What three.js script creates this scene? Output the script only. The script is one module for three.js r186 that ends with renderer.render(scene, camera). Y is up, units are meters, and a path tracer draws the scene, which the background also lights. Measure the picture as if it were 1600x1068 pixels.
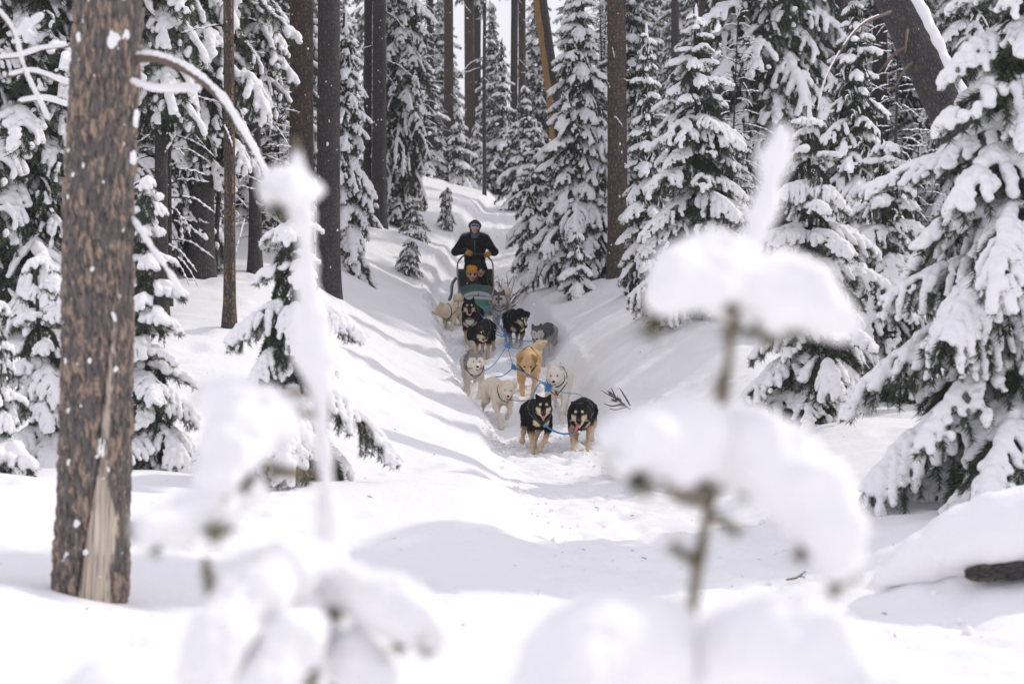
import * as THREE from 'three';
import { mergeGeometries } from 'three/addons/utils/BufferGeometryUtils.js';
import { ImprovedNoise } from 'three/addons/math/ImprovedNoise.js';

// ---------------------------------------------------------------- camera, sky, sun, exposure
const F = 3000, CY = 1.5;                       // focal length in photograph pixels (1600 wide); eye height
const scene = new THREE.Scene();
const camera = new THREE.PerspectiveCamera(2 * Math.atan(534 / F) * 180 / Math.PI, 1600 / 1068, 0.1, 600);
camera.position.set(0, CY, 0);
camera.lookAt(0, CY, -10);
camera.focus = 25.5;
camera.userData.fStop = 2.6;
const renderer = new THREE.WebGLRenderer({ antialias: true });
renderer.setSize(1024, 683);
renderer.toneMapping = THREE.LinearToneMapping;
renderer.toneMappingExposure = 0.69;
renderer.shadowMap.enabled = true;

const SUN_DIR = new THREE.Vector3(0.70, 0.70, -0.42).normalize();
const sun = new THREE.DirectionalLight(new THREE.Color(1.0, 0.945, 0.87), 2.6);
sun.name = 'sun';
sun.position.set(0, 0, -30).addScaledVector(SUN_DIR, 120);
sun.target.position.set(0, 0, -30);
sun.castShadow = true;
sun.shadow.radius = 2;
sun.shadow.mapSize.set(4096, 4096);
Object.assign(sun.shadow.camera, { left: -60, right: 60, top: 60, bottom: -60, near: 1, far: 300 });
scene.add(sun, sun.target);

{ // a pale, thinly veiled winter sky
  const W = 256, H = 128, data = new Float32Array(W * H * 4);
  for (let j = 0; j < H; j++) for (let i = 0; i < W; i++) {
    const up = ((j + 0.5) / H - 0.5) * Math.PI, rd = ((i + 0.5) / W - 0.5) * 2 * Math.PI;
    const y = Math.sin(up), x = Math.cos(rd) * Math.cos(up), z = Math.sin(rd) * Math.cos(up);
    const c = Math.max(0, x * SUN_DIR.x + y * SUN_DIR.y + z * SUN_DIR.z), k = Math.pow(Math.max(0, 1 - Math.max(y, 0)), 2.2);
    const g = 0.55 * Math.pow(c, 6);
    const o = (j * W + i) * 4;
    data[o] = 1.2 + 0.32 * k + g; data[o + 1] = 1.19 + 0.31 * k + g * 0.97; data[o + 2] = 1.35 + 0.26 * k + g * 0.92; data[o + 3] = 1;
  }
  const sky = new THREE.DataTexture(data, W, H, THREE.RGBAFormat, THREE.FloatType);
  sky.mapping = THREE.EquirectangularReflectionMapping; sky.magFilter = THREE.LinearFilter; sky.minFilter = THREE.LinearFilter; sky.needsUpdate = true;
  scene.background = sky; scene.environment = sky;
  scene.fog = new THREE.FogExp2(new THREE.Color(0.93, 0.94, 1.0), 0.0010);
}

// ---------------------------------------------------------------- helpers
const V = (x, y, z) => new THREE.Vector3(x, y, z);
const { clamp, lerp, smoothstep } = THREE.MathUtils;
const rnd = (seed) => { let a = (seed * 2654435761) >>> 0; return () => { a = (a + 0x6d2b79f5) | 0; let t = Math.imul(a ^ (a >>> 15), 1 | a); t = (t + Math.imul(t ^ (t >>> 7), 61 | t)) ^ t; return ((t ^ (t >>> 14)) >>> 0) / 4294967296; }; };
const PN = new ImprovedNoise();
const noise = (x, y, z = 0) => PN.noise(x, y, z);
const fbm = (x, y, z, n = 3) => { let s = 0, a = 1; for (let i = 0; i < n; i++, a *= 0.5, x = x * 2.03 + 7.1, y = y * 2.03 + 3.3, z = z * 2.03 + 1.7) s += a * noise(x, y, z); return s; };
const at = (u, v, d) => V((u - 800) / F * d, CY - (v - 534) / F * d, -d);   // photograph pixel + distance -> world
const taken = {};
const numbered = (n) => { const k = taken[n] = (taken[n] ?? -1) + 1; return k ? `${n}_${String(k).padStart(3, '0')}` : n; };
function tag(o, label, category, group, kind) {
  if (label) o.userData.label = label;
  if (category) o.userData.category = category;
  if (group) o.userData.group = group;
  if (kind) o.userData.kind = kind;
  return o;
}
function thing(name, label, category, pos = V(0, 0, 0), group) {
  const o = new THREE.Group(); o.name = numbered(name); o.position.copy(pos); scene.add(o);
  return tag(o, label, category, group);
}
function obj(name, geo, mat, parent = scene) {
  const m = new THREE.Mesh(geo, mat); m.name = parent === scene ? numbered(name) : name;
  m.castShadow = m.receiveShadow = true; parent.add(m); return m;
}
const M4 = new THREE.Matrix4();
const merge = (list) => list.length === 1 ? list[0] : mergeGeometries(list.map((g) => { const c = g.index ? g.toNonIndexed() : g; for (const k of Object.keys(c.attributes)) if (!['position', 'normal', 'color'].includes(k)) c.deleteAttribute(k); return c; }));
function mb() { return { p: [], n: [], c: [], i: [], uv: [] }; }
function mkGeo(b) {
  const g = new THREE.BufferGeometry();
  g.setAttribute('position', new THREE.Float32BufferAttribute(b.p, 3));
  if (b.uv.length) g.setAttribute('uv', new THREE.Float32BufferAttribute(b.uv, 2));
  if (b.c.length) g.setAttribute('color', new THREE.Float32BufferAttribute(b.c, 3));
  g.setIndex(b.i);
  if (b.n.length) g.setAttribute('normal', new THREE.Float32BufferAttribute(b.n, 3)); else g.computeVertexNormals();
  return g;
}
// a tube through points with a radius at each; uv in metres; bumpy(angle, along, radius) may add to the radius
function tube(pts, radii, seg = 8, { bumpy, color, caps = true, uvs = false } = {}) {
  const b = mb(); let along = 0; const nrm = V(0.3, 0.1, 1);
  const T = pts.map((p, i) => V().subVectors(pts[Math.min(i + 1, pts.length - 1)], pts[Math.max(i - 1, 0)]).normalize());
  let nx = V().crossVectors(T[0], Math.abs(T[0].z) > 0.9 ? V(1, 0, 0) : V(0, 0, 1)).normalize();
  for (let i = 0; i < pts.length; i++) {
    nx.addScaledVector(T[i], -nx.dot(T[i])).normalize();
    const ny = V().crossVectors(T[i], nx);
    if (i) along += pts[i].distanceTo(pts[i - 1]);
    for (let k = 0; k <= seg; k++) {
      const a = (k % seg) / seg * 2 * Math.PI, r0 = radii[i], r = r0 + (bumpy ? bumpy(a, along, r0) : 0), c = Math.cos(a), s = Math.sin(a);
      b.p.push(pts[i].x + (nx.x * c + ny.x * s) * r, pts[i].y + (nx.y * c + ny.y * s) * r, pts[i].z + (nx.z * c + ny.z * s) * r);
      if (uvs) b.uv.push(k / seg * Math.max(1, Math.round(2 * Math.PI * radii[0] / 0.5)) * 0.5, along);
      if (color) b.c.push(...color(a, along, r0));
    }
  }
  const w = seg + 1;
  for (let i = 0; i < pts.length - 1; i++) for (let k = 0; k < seg; k++) { const q = i * w + k; b.i.push(q, q + 1, q + w, q + 1, q + w + 1, q + w); }
  if (caps) for (const [i, f] of [[0, 1], [pts.length - 1, 0]]) {
    const q = b.p.length / 3; b.p.push(pts[i].x, pts[i].y, pts[i].z); if (uvs) b.uv.push(0, along); if (color) b.c.push(...color(0, along, 0));
    for (let k = 0; k < seg; k++) f ? b.i.push(q, i * w + k + 1, i * w + k) : b.i.push(q, i * w + k, i * w + k + 1);
  }
  const g = mkGeo(b);
  // weld the normals of the seam
  const N = g.attributes.normal;
  for (let i = 0; i < pts.length; i++) { const p = i * w, q = p + seg, x = N.getX(p) + N.getX(q), y = N.getY(p) + N.getY(q), z = N.getZ(p) + N.getZ(q), l = Math.hypot(x, y, z) || 1; N.setXYZ(p, x / l, y / l, z / l); N.setXYZ(q, x / l, y / l, z / l); }
  return g;
}
const smoothPts = (list, n) => new THREE.CatmullRomCurve3(list, false, 'centripetal').getPoints(n);

// smooth union of tapered capsules on a grid, meshed with surface nets
class Field {
  constructor(cell, k) { this.cell = cell; this.k = k; this.list = []; }
  add(a, b, ra, rb = ra, tag = 0, sy = 1, sx = 1) { this.list.push({ a, b, ra, rb, tag, sy, sx }); return this; }
  dist(c, x, y, z) {
    const { a, b, sy, sx } = c;
    const dx = (b.x - a.x) / sx, dy = (b.y - a.y) / sy, dz = b.z - a.z, px = (x - a.x) / sx, py = (y - a.y) / sy, pz = z - a.z;
    const l = dx * dx + dy * dy + dz * dz, h = l > 1e-9 ? clamp((px * dx + py * dy + pz * dz) / l, 0, 1) : 0;
    const ex = px - dx * h, ey = py - dy * h, ez = pz - dz * h;
    return (Math.sqrt(ex * ex + ey * ey + ez * ez) - (c.ra + (c.rb - c.ra) * h)) * Math.min(1, sy, sx);
  }
  mesh({ bump, color } = {}) {
    const { cell, k } = this, pad = cell * 2.5 + 2 / k;
    const lo = V(1e9, 1e9, 1e9), hi = V(-1e9, -1e9, -1e9);
    for (const c of this.list) for (const [p, r] of [[c.a, c.ra], [c.b, c.rb]]) { const R = r * Math.max(1, c.sx, c.sy) + pad; lo.min(V(p.x - R, p.y - R, p.z - R)); hi.max(V(p.x + R, p.y + R, p.z + R)); }
    const n = [0, 1, 2].map((i) => Math.ceil((hi.getComponent(i) - lo.getComponent(i)) / cell) + 1), [nx, ny, nz] = n;
    const S = new Float32Array(nx * ny * nz), reach = 5 / k;
    for (const c of this.list) {
      const R = Math.max(c.ra, c.rb), ex = R * c.sx + reach * Math.max(1, c.sx), ey = R * c.sy + reach * Math.max(1, c.sy), ez = R + reach * 1.2;
      const i0 = Math.max(0, Math.floor((Math.min(c.a.x, c.b.x) - ex - lo.x) / cell)), i1 = Math.min(nx - 1, Math.ceil((Math.max(c.a.x, c.b.x) + ex - lo.x) / cell));
      const j0 = Math.max(0, Math.floor((Math.min(c.a.y, c.b.y) - ey - lo.y) / cell)), j1 = Math.min(ny - 1, Math.ceil((Math.max(c.a.y, c.b.y) + ey - lo.y) / cell));
      const k0 = Math.max(0, Math.floor((Math.min(c.a.z, c.b.z) - ez - lo.z) / cell)), k1 = Math.min(nz - 1, Math.ceil((Math.max(c.a.z, c.b.z) + ez - lo.z) / cell));
      for (let z = k0; z <= k1; z++) for (let y = j0; y <= j1; y++) for (let x = i0; x <= i1; x++) {
        const d = this.dist(c, lo.x + x * cell, lo.y + y * cell, lo.z + z * cell);
        if (d < reach) S[(z * ny + y) * nx + x] += Math.exp(-k * Math.max(d, -0.6));
      }
    }
    for (let z = 0, q = 0; z < nz; z++) for (let y = 0; y < ny; y++) for (let x = 0; x < nx; x++, q++) {
      let f = S[q] > 0 ? Math.log(S[q]) / k : -reach;
      if (bump && Math.abs(f) < cell * 4) f += bump(lo.x + x * cell, lo.y + y * cell, lo.z + z * cell);
      S[q] = f;
    }
    return surfaceNets(S, nx, ny, nz, cell, lo, color, this);
  }
  value(p) { let s = 0; for (const c of this.list) s += Math.exp(-this.k * this.dist(c, p.x, p.y, p.z)); return Math.log(s) / this.k; }
  surf(o, dir, far, near = 0) { let t = far; while (t > near && this.value(V(o.x + dir.x * t, o.y + dir.y * t, o.z + dir.z * t)) < 0) t -= 0.004; return V(o.x + dir.x * t, o.y + dir.y * t, o.z + dir.z * t); }
  nearest(x, y, z) { let best = 1e9, r = null; for (const c of this.list) { const d = this.dist(c, x, y, z); if (d < best) { best = d; r = c; } } return r; }
}
function surfaceNets(S, nx, ny, nz, cell, lo, color, field) {
  const b = mb(), id = new Int32Array(nx * ny * nz).fill(-1), sx = 1, sy = nx, sz = nx * ny;
  const off = [0, sx, sy, sx + sy, sz, sx + sz, sy + sz, sx + sy + sz];
  const E = [[0, 1], [2, 3], [4, 5], [6, 7], [0, 2], [1, 3], [4, 6], [5, 7], [0, 4], [1, 5], [2, 6], [3, 7]];
  for (let z = 0; z < nz - 1; z++) for (let y = 0; y < ny - 1; y++) for (let x = 0; x < nx - 1; x++) {
    const q = (z * ny + y) * nx + x; let m = 0;
    for (let c = 0; c < 8; c++) if (S[q + off[c]] > 0) m |= 1 << c;
    if (m === 0 || m === 255) continue;
    let px = 0, py = 0, pz = 0, n = 0;
    for (const [e, f] of E) {
      const a = S[q + off[e]], c = S[q + off[f]];
      if ((a > 0) === (c > 0)) continue;
      const t = a / (a - c);
      px += (e & 1) + t * ((f & 1) - (e & 1)); py += ((e >> 1) & 1) + t * (((f >> 1) & 1) - ((e >> 1) & 1)); pz += (e >> 2) + t * ((f >> 2) - (e >> 2)); n++;
    }
    id[q] = b.p.length / 3;
    const X = lo.x + (x + px / n) * cell, Y = lo.y + (y + py / n) * cell, Z = lo.z + (z + pz / n) * cell;
    let gx = 0, gy = 0, gz = 0;
    for (let c = 0; c < 8; c++) { const s = S[q + off[c]]; gx += c & 1 ? s : -s; gy += c & 2 ? s : -s; gz += c & 4 ? s : -s; }
    const l = -1 / (Math.hypot(gx, gy, gz) || 1);
    b.p.push(X, Y, Z); b.n.push(gx * l, gy * l, gz * l);
    if (color) b.c.push(...color(X, Y, Z, gx * l, gy * l, gz * l, field));
  }
  const quad = (a, c, d, e, flip) => { if (a < 0 || c < 0 || d < 0 || e < 0) return; flip ? b.i.push(a, c, d, a, d, e) : b.i.push(a, d, c, a, e, d); };
  for (let z = 1; z < nz - 1; z++) for (let y = 1; y < ny - 1; y++) for (let x = 1; x < nx - 1; x++) {
    const q = (z * ny + y) * nx + x, a = S[q] > 0;
    if (a !== S[q + sx] > 0) quad(id[q], id[q - sy], id[q - sy - sz], id[q - sz], a);
    if (a !== S[q + sy] > 0) quad(id[q], id[q - sz], id[q - sz - sx], id[q - sx], a);
    if (a !== S[q + sz] > 0) quad(id[q], id[q - sx], id[q - sx - sy], id[q - sy], a);
  }
  return mkGeo(b);
}
// ---------------------------------------------------------------- materials
function dataTex(n, fn, srgb) {
  const d = new Uint8Array(n * n * 4);
  for (let j = 0; j < n; j++) for (let i = 0; i < n; i++) { const c = fn(i / n, j / n), o = (j * n + i) * 4; for (let k = 0; k < 3; k++) d[o + k] = clamp(Math.round((srgb ? Math.pow(Math.max(0, c[k]), 1 / 2.2) : c[k]) * 255), 0, 255); d[o + 3] = 255; }
  const t = new THREE.DataTexture(d, n, n, THREE.RGBAFormat); t.wrapS = t.wrapT = THREE.RepeatWrapping; t.magFilter = THREE.LinearFilter; t.minFilter = THREE.LinearMipmapLinearFilter; t.generateMipmaps = true;
  if (srgb) t.colorSpace = THREE.SRGBColorSpace; t.needsUpdate = true; return t;
}
// tileable bark of scaly plates: [edge distance, plate id, id2]
function barkCells(seed, NX, NY) {
  const r = rnd(seed), P = []; for (let i = 0; i < NX * NY; i++) P.push([r() * 0.9, r() * 0.9, r(), r()]);
  return (u, v) => {
    const wob = 0.25 * noise(u * 9, v * 9, seed); const x = u * NX + wob, y = v * NY + wob * 0.6, ix = Math.floor(x), iy = Math.floor(y);
    let d1 = 9, d2 = 9, c1 = null;
    for (let j = -1; j <= 1; j++) for (let i = -1; i <= 1; i++) {
      const c = P[(((iy + j) % NY + NY) % NY) * NX + ((ix + i) % NX + NX) % NX], dx = ix + i + c[0] - x, dy = iy + j + c[1] - y, d = dx * dx + dy * dy;
      if (d < d1) { d2 = d1; d1 = d; c1 = c; } else if (d < d2) d2 = d;
    }
    return [Math.sqrt(d2) - Math.sqrt(d1), c1[2], c1[3]];
  };
}
const barkAt = barkCells(5, 26, 13);
function barkTex(dark, grey, flake, share) {
  return dataTex(512, (u, v) => {
    const [e, a, b] = barkAt(u, v), k = smoothstep(e, 0.02, 0.22), f = a < share ? 1 : 0, w = 0.75 + 0.5 * b;
    const g = 0.8 + 0.35 * (noise(u * 60, v * 25, 3) + 0.5 * noise(u * 150, v * 70, 9));
    const fl = f * smoothstep(noise(u * 40, v * 20, 5), -0.15, 0.25);
    return [0, 1, 2].map((i) => lerp(dark[i], lerp(grey[i], flake[i], fl) * w, k) * g);
  }, true);
}
const barkBump = dataTex(512, (u, v) => { const [e, a] = barkAt(u, v), h = smoothstep(e, 0, 0.25) * (0.6 + 0.4 * a) + 0.12 * noise(u * 70, v * 40, 1); return [h, h, h]; });
const std = (c, rough = 0.85, o = {}) => new THREE.MeshStandardMaterial({ color: new THREE.Color().setRGB(...c), roughness: rough, ...o });
const bark = (dark, grey, flake, share) => std([1, 1, 1], 0.95, { map: barkTex(dark, grey, flake, share), bumpMap: barkBump, bumpScale: 0.012 });
const MAT = {
  barkGrey: bark([0.03, 0.026, 0.024], [0.105, 0.09, 0.083], [0.27, 0.165, 0.09], 0.26),
  barkBrown: bark([0.036, 0.027, 0.022], [0.115, 0.09, 0.074], [0.34, 0.19, 0.085], 0.32),
  barkDark: bark([0.028, 0.026, 0.026], [0.085, 0.076, 0.076], [0.15, 0.11, 0.08], 0.24),
  deadWood: std([0.16, 0.12, 0.095], 0.95),
  needle: new THREE.MeshPhysicalMaterial({ color: 0xffffff, vertexColors: true, roughness: 0.7, transmission: 0.22, thickness: 0, side: THREE.DoubleSide }),
  snow: new THREE.MeshStandardMaterial({ color: new THREE.Color().setRGB(0.9, 0.895, 0.905), roughness: 0.9 }),
  vcol: new THREE.MeshStandardMaterial({ color: 0xffffff, vertexColors: true, roughness: 0.9 }),
};
const snowBump = dataTex(512, (u, v) => {
  let h = 0, a = 0.5; for (const f of [8, 16, 32, 64, 128]) { // tile by blending
    const s = (x, y) => noise(x * f, y * f, f); const bu = smoothstep(u, 0.8, 1), bv = smoothstep(v, 0.8, 1);
    h += a * lerp(lerp(s(u, v), s(u - 1, v), bu), lerp(s(u, v - 1), s(u - 1, v - 1), bu), bv); a *= 0.72;
  } return [0.5 + 0.4 * h, 0.5 + 0.4 * h, 0.5 + 0.4 * h];
});
MAT.groundSnow = new THREE.MeshStandardMaterial({ color: new THREE.Color().setRGB(0.9, 0.895, 0.905), roughness: 0.9, bumpMap: snowBump, bumpScale: 0.018 });
// ---------------------------------------------------------------- terrain (heights relative to the eye, then + CY)
function spline(list) { // monotone-ish cubic through [d, value]
  return (d) => {
    if (d <= list[0][0]) return list[0][1]; const n = list.length; if (d >= list[n - 1][0]) return list[n - 1][1];
    let i = 0; while (list[i + 1][0] < d) i++;
    const m = (j) => j <= 0 || j >= n - 1 ? 0 : (list[j + 1][1] - list[j - 1][1]) / (list[j + 1][0] - list[j - 1][0]);
    const h = list[i + 1][0] - list[i][0], t = (d - list[i][0]) / h, t2 = t * t, t3 = t2 * t;
    return (2 * t3 - 3 * t2 + 1) * list[i][1] + (t3 - 2 * t2 + t) * h * m(i) + (-2 * t3 + 3 * t2) * list[i + 1][1] + (t3 - t2) * h * m(i + 1);
  };
}
const trailX = spline([[0, 2.0], [4, 1.75], [10, 1.35], [13, 1.12], [18, 0.86], [22, 0.68], [24, 0.58], [26, 0.3], [28, -0.02], [30, -0.2], [32, -0.36], [34, -0.54], [36, -0.7], [38, -0.78], [44, -0.62], [50, -0.25], [58, 0.05], [66, 0.2], [72, 0.2], [90, 0]]);
const trailY = spline([[0, -1.43], [13, -1.43], [18, -1.42], [22, -1.405], [24, -1.34], [26, -1.07], [28, -0.72], [30, -0.35], [32, 0.01], [34, 0.32], [35, 0.44], [36, 0.54], [37.3, 0.64], [38.5, 0.78], [44, 1.75], [50, 2.95], [58, 4.2], [66, 5.25], [72, 5.72], [80, 5.85], [120, 5.6]]);
const leftRise = spline([[0, 0], [9, 0.02], [15, 0.06], [17, 0.2], [20, 0.75], [22, 1.15], [26, 1.45], [30, 1.4], [36, 1.2], [44, 0.9], [60, 0.6]]);
const leftLip = spline([[0, 0.02], [10, 0.06], [14, 0.2], [20, 0.26], [26, 0.35], [32, 0.43], [40, 0.45], [60, 0.3]]);
const rightRise = spline([[0, 0.1], [10, 0.1], [15, 0.15], [19, 0.4], [24, 0.55], [28, 0.75], [33, 0.35], [36, 0.3], [50, 0.4]]);
const rightLip = spline([[0, 0.02], [12, 0.06], [16, 0.15], [20, 0.3], [25, 0.48], [29, 0.5], [34, 0.46], [42, 0.4], [60, 0.25]]);
const mounds = [ // x, d, rx, rd, h
  [-2.8, 9.0, 0.7, 0.9, 0.15], [-1.6, 9.3, 1.2, 0.7, 0.0], [2.75, 10.75, 0.75, 0.65, 0.36], [3.6, 11.0, 1.0, 0.8, 0.36], [-1.3, 14.6, 1.6, 1.0, 0.12], [-3.5, 13, 1.5, 1.2, 0.2],
  [1.75, 33, 0.6, 1.3, 0.12], [-0.35, 12.5, 1.0, 1.2, 0.06], [1.55, 27.2, 0.45, 1.2, 0.12], [2.4, 21, 0.6, 1, 0.12], [-2.2, 41, 1.3, 2, 0.35], [1.6, 44, 1, 2.5, 0.25], [-1.6, 52, 1, 2, 0.3], [2, 57, 1.4, 2, 0.3], [-3, 64, 2, 2, 0.35],
];
function ground(x, d) {
  const c = trailX(d), y0 = trailY(d), lat = x - c, hw = 0.72 + 0.12 * noise(d * 0.35, 3.3, 0), n = noise(x * 0.22, d * 0.22, 8) * 0.14 + noise(x * 0.7, d * 0.7, 2) * 0.045;
  const out = smoothstep(Math.abs(lat), hw, hw + 1.4);
  let y = y0 + n * out;
  if (lat < 0) {
    const l = -lat - 0.09 * noise(d * 1.1, 1.1, 5) - 0.07 * noise(d * 0.45, 4.1, 9) - 0.045 * noise(d * 3.1, x * 1.5, 7) - 0.02 * noise(d * 8, x * 6, 3);
    y += leftLip(d) * smoothstep(l, hw - 0.08, hw + lerp(0.6, 0.28, smoothstep(d, 17, 26))) + leftRise(d) * smoothstep(l, hw + 0.1, 4.0) + Math.max(0, l - 3) * 0.07;
    y -= 0.05 * smoothstep(l, hw, hw + 0.3) * smoothstep(-l, -hw - 0.8, -hw - 0.3);
  } else {
    const l = lat - 0.08 * noise(d * 1.1, 7.7, 5) - 0.07 * noise(d * 0.45, 9.1, 2) - 0.05 * noise(d * 2.9, x * 1.5, 4) - 0.02 * noise(d * 8, x * 6, 6);
    y += rightLip(d) * (0.85 * smoothstep(l, hw - 0.05, hw + 0.36) + 0.15 * smoothstep(l, hw + 0.2, hw + 0.8)) + rightRise(d) * smoothstep(l, hw + 0.2, 2.6) + Math.max(0, l - 3) * 0.06;
  }
  { const o2 = smoothstep(Math.abs(lat), hw + 0.05, hw + 0.7) * smoothstep(d, 12, 17) * (1 - smoothstep(d, 60, 75)), w = d + 0.32 * lat; y += o2 * (0.075 * noise(x * 0.28, w * 0.85, 21) + 0.045 * noise(x * 0.45, w * 1.9, 33) + 0.014 * noise(x * 1.1, w * 4.3, 5)); }
  for (const [mx, md, rx, rd, h] of mounds) { const q = ((x - mx) / rx) ** 2 + ((d - md) / rd) ** 2; if (q < 9) y += h * Math.exp(-q); }
  const far = smoothstep(d, 110, 200); y += far * 6;
  return y + CY;
}
const footPrints = []; // dents of paws and churned snow, filled below
{ const r = rnd(77);
  for (let i = 0; i < 1500; i++) { const d = 11 + Math.pow(r(), 1.1) * 46, x = trailX(d) + (r() + r() - 1) * 0.8; footPrints.push([x, d, 0.05 + r() * 0.08, r() < 0.62 ? -0.015 - r() * 0.035 : 0.012 + r() * 0.025]); } }
const printGrid = new Map();
for (const f of footPrints) { const k = Math.floor(f[0]) + ',' + Math.floor(f[1]); for (let i = -1; i <= 1; i++) for (let j = -1; j <= 1; j++) { const kk = (Math.floor(f[0]) + i) + ',' + (Math.floor(f[1]) + j); if (!printGrid.has(kk)) printGrid.set(kk, []); printGrid.get(kk).push(f); } }
const pits = new Map(); // dents where snow has dropped from the boughs
{ const r = rnd(91);
  for (let i = 0; i < 520; i++) { const d = 8.5 + 34 * r(), x = (800 * (r() * 2.1 - 1.05)) / F * d, q = Math.abs(x - trailX(d)); if (q < 0.9) continue; const f = [x, d, 0.05 + 0.11 * r() * r() + (Math.abs(x) > 2.3 ? 0.06 : 0), -0.012 - 0.04 * r()]; for (let a = -1; a <= 1; a++) for (let b = -1; b <= 1; b++) { const k = (Math.floor(x) + a) + ',' + (Math.floor(d) + b); if (!pits.has(k)) pits.set(k, []); pits.get(k).push(f); } } }
function groundFine(x, d) {
  let y = ground(x, d); const pk = pits.get(Math.floor(x) + ',' + Math.floor(d));
  if (pk) for (const [fx, fd, r, h] of pk) { const q = ((x - fx) ** 2 + (d - fd) ** 2) / (r * r); if (q < 7) y += h * (Math.exp(-q) - 0.35 * Math.exp(-((Math.sqrt(q) - 1.5) ** 2) * 4)); }
  if (d > 6 && d < 48) y += 0.006 * noise(x * 5, d * 5, 12) + 0.01 * noise(x * 2.2, d * 2.2, 15);
  const lat = Math.abs(x - trailX(d));
  if (d > 5 && d < 62 && lat < 2.5) {
    const inT = 1 - smoothstep(lat, 0.5, 0.95), edge = smoothstep(lat, 0.45, 0.75) * (1 - smoothstep(lat, 0.85, 1.2));
    y += inT * (0.035 * fbm(x * 2.6, d * 1.8, 4, 3) + 0.010 * noise(x * 9, d * 7, 3)) + edge * 0.045 * fbm(x * 4, d * 3, 14, 3);
    // runner grooves
    const s = x - trailX(d); for (const o of [-0.27, 0.27]) y -= 0.03 * Math.exp(-(((s - o) / 0.05) ** 2)) * smoothstep(d, 37, 38);
    const L = printGrid.get(Math.floor(x) + ',' + Math.floor(d));
    if (L) for (const [fx, fd, r, h] of L) { const q = ((x - fx) ** 2 + (d - fd) ** 2) / (r * r); if (q < 6) y += h * Math.exp(-q); }
  }
  return y;
}
{
  const lines = (segs) => { const o = []; for (const [a, b, s] of segs) for (let t = a; t < b - 1e-6; t += s) o.push(t); o.push(segs.at(-1)[1]); return o; };
  const xs = lines([[-160, -40, 12], [-40, -16, 2], [-16, -6, 0.4], [-6, -2.6, 0.075], [-2.6, 2.8, 0.04], [2.8, 6, 0.075], [6, 16, 0.4], [16, 40, 2], [40, 160, 12]]);
  const ds = lines([[-60, 0, 10], [0, 5, 0.5], [5, 11, 0.1], [11, 40, 0.05], [40, 70, 0.15], [70, 110, 1], [110, 250, 10]]);
  const b = mb();
  for (const d of ds) for (const x of xs) { b.p.push(x, groundFine(x, d), -d); b.uv.push(x / 1.3, d / 1.3); }
  const w = xs.length;
  for (let j = 0; j < ds.length - 1; j++) for (let i = 0; i < w - 1; i++) { const q = j * w + i; b.i.push(q, q + 1, q + w, q + 1, q + w + 1, q + w); }
  tag(obj('snow_ground', mkGeo(b), MAT.groundSnow), 'deep snow ground with a sunken trail between rounded banks', null, null, 'structure');
}
// ---------------------------------------------------------------- boughs: needles on twigs, and the snow that lies on them
const GREEN = [[0.044, 0.062, 0.040], [0.068, 0.086, 0.046], [0.105, 0.118, 0.056], [0.034, 0.050, 0.040]];
function needles(b, r, pts, { len, wid, gap, tint = 1, flat = 0.4, brown = 0 }) {
  for (let i = 0; i < pts.length - 1; i++) {
    const A = pts[i], B = pts[i + 1], D = V().subVectors(B, A), L = D.length(); D.normalize();
    const side = V().crossVectors(D, V(0, 1, 0)).normalize(), up = V().crossVectors(side, D), n = Math.max(1, Math.round(L / gap));
    for (let j = 0; j < n; j++) for (let q = 0; q < 3; q++) {
      const t = (j + r()) / n, a = r() * 2 * Math.PI, c = Math.cos(a), s = Math.sin(a) * (Math.sin(a) > 0 ? 0.8 : 1 - flat * 0.3);
      const l = len * (0.7 + 0.6 * r()), o = V().lerpVectors(A, B, t);
      const dir = V().copy(D).multiplyScalar(0.75 + 0.3 * r()).addScaledVector(side, c).addScaledVector(up, s).normalize();
      const wv = V().crossVectors(dir, V(r() - 0.5, r() - 0.5, r() - 0.5)).normalize().multiplyScalar(wid * 0.5);
      const k = b.p.length / 3, e = V().copy(o).addScaledVector(dir, l), nn = V().crossVectors(wv, dir).normalize();
      b.p.push(o.x - wv.x, o.y - wv.y, o.z - wv.z, o.x + wv.x, o.y + wv.y, o.z + wv.z, e.x, e.y, e.z);
      for (let m = 0; m < 3; m++) b.n.push(nn.x, nn.y, nn.z);
      let g = GREEN[Math.floor(r() * 4)]; if (r() < brown) g = [0.16, 0.075, 0.03]; const v = tint * (0.75 + 0.5 * r());
      for (let m = 0; m < 3; m++) b.c.push(g[0] * v, g[1] * v, g[2] * v);
      b.i.push(k, k + 1, k + 2);
    }
  }
}
function twigWood(b, pts, r0, r1, col) { // three-sided twig
  const k0 = b.p.length / 3;
  pts.forEach((p, i) => {
    const D = V().subVectors(pts[Math.min(i + 1, pts.length - 1)], pts[Math.max(0, i - 1)]).normalize(), s = V().crossVectors(D, V(0, 1, 0.01)).normalize(), u = V().crossVectors(s, D), r = lerp(r0, r1, i / (pts.length - 1));
    for (let k = 0; k < 3; k++) { const a = k * 2.0944, x = s.x * Math.cos(a) + u.x * Math.sin(a), y = s.y * Math.cos(a) + u.y * Math.sin(a), z = s.z * Math.cos(a) + u.z * Math.sin(a); b.p.push(p.x + x * r, p.y + y * r, p.z + z * r); b.n.push(x, y, z); b.c.push(...col); }
  });
  for (let i = 0; i < pts.length - 1; i++) for (let k = 0; k < 3; k++) { const q = k0 + i * 3 + k, w = k0 + i * 3 + (k + 1) % 3; b.i.push(q, w, q + 3, w, w + 3, q + 3); }
}
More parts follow.
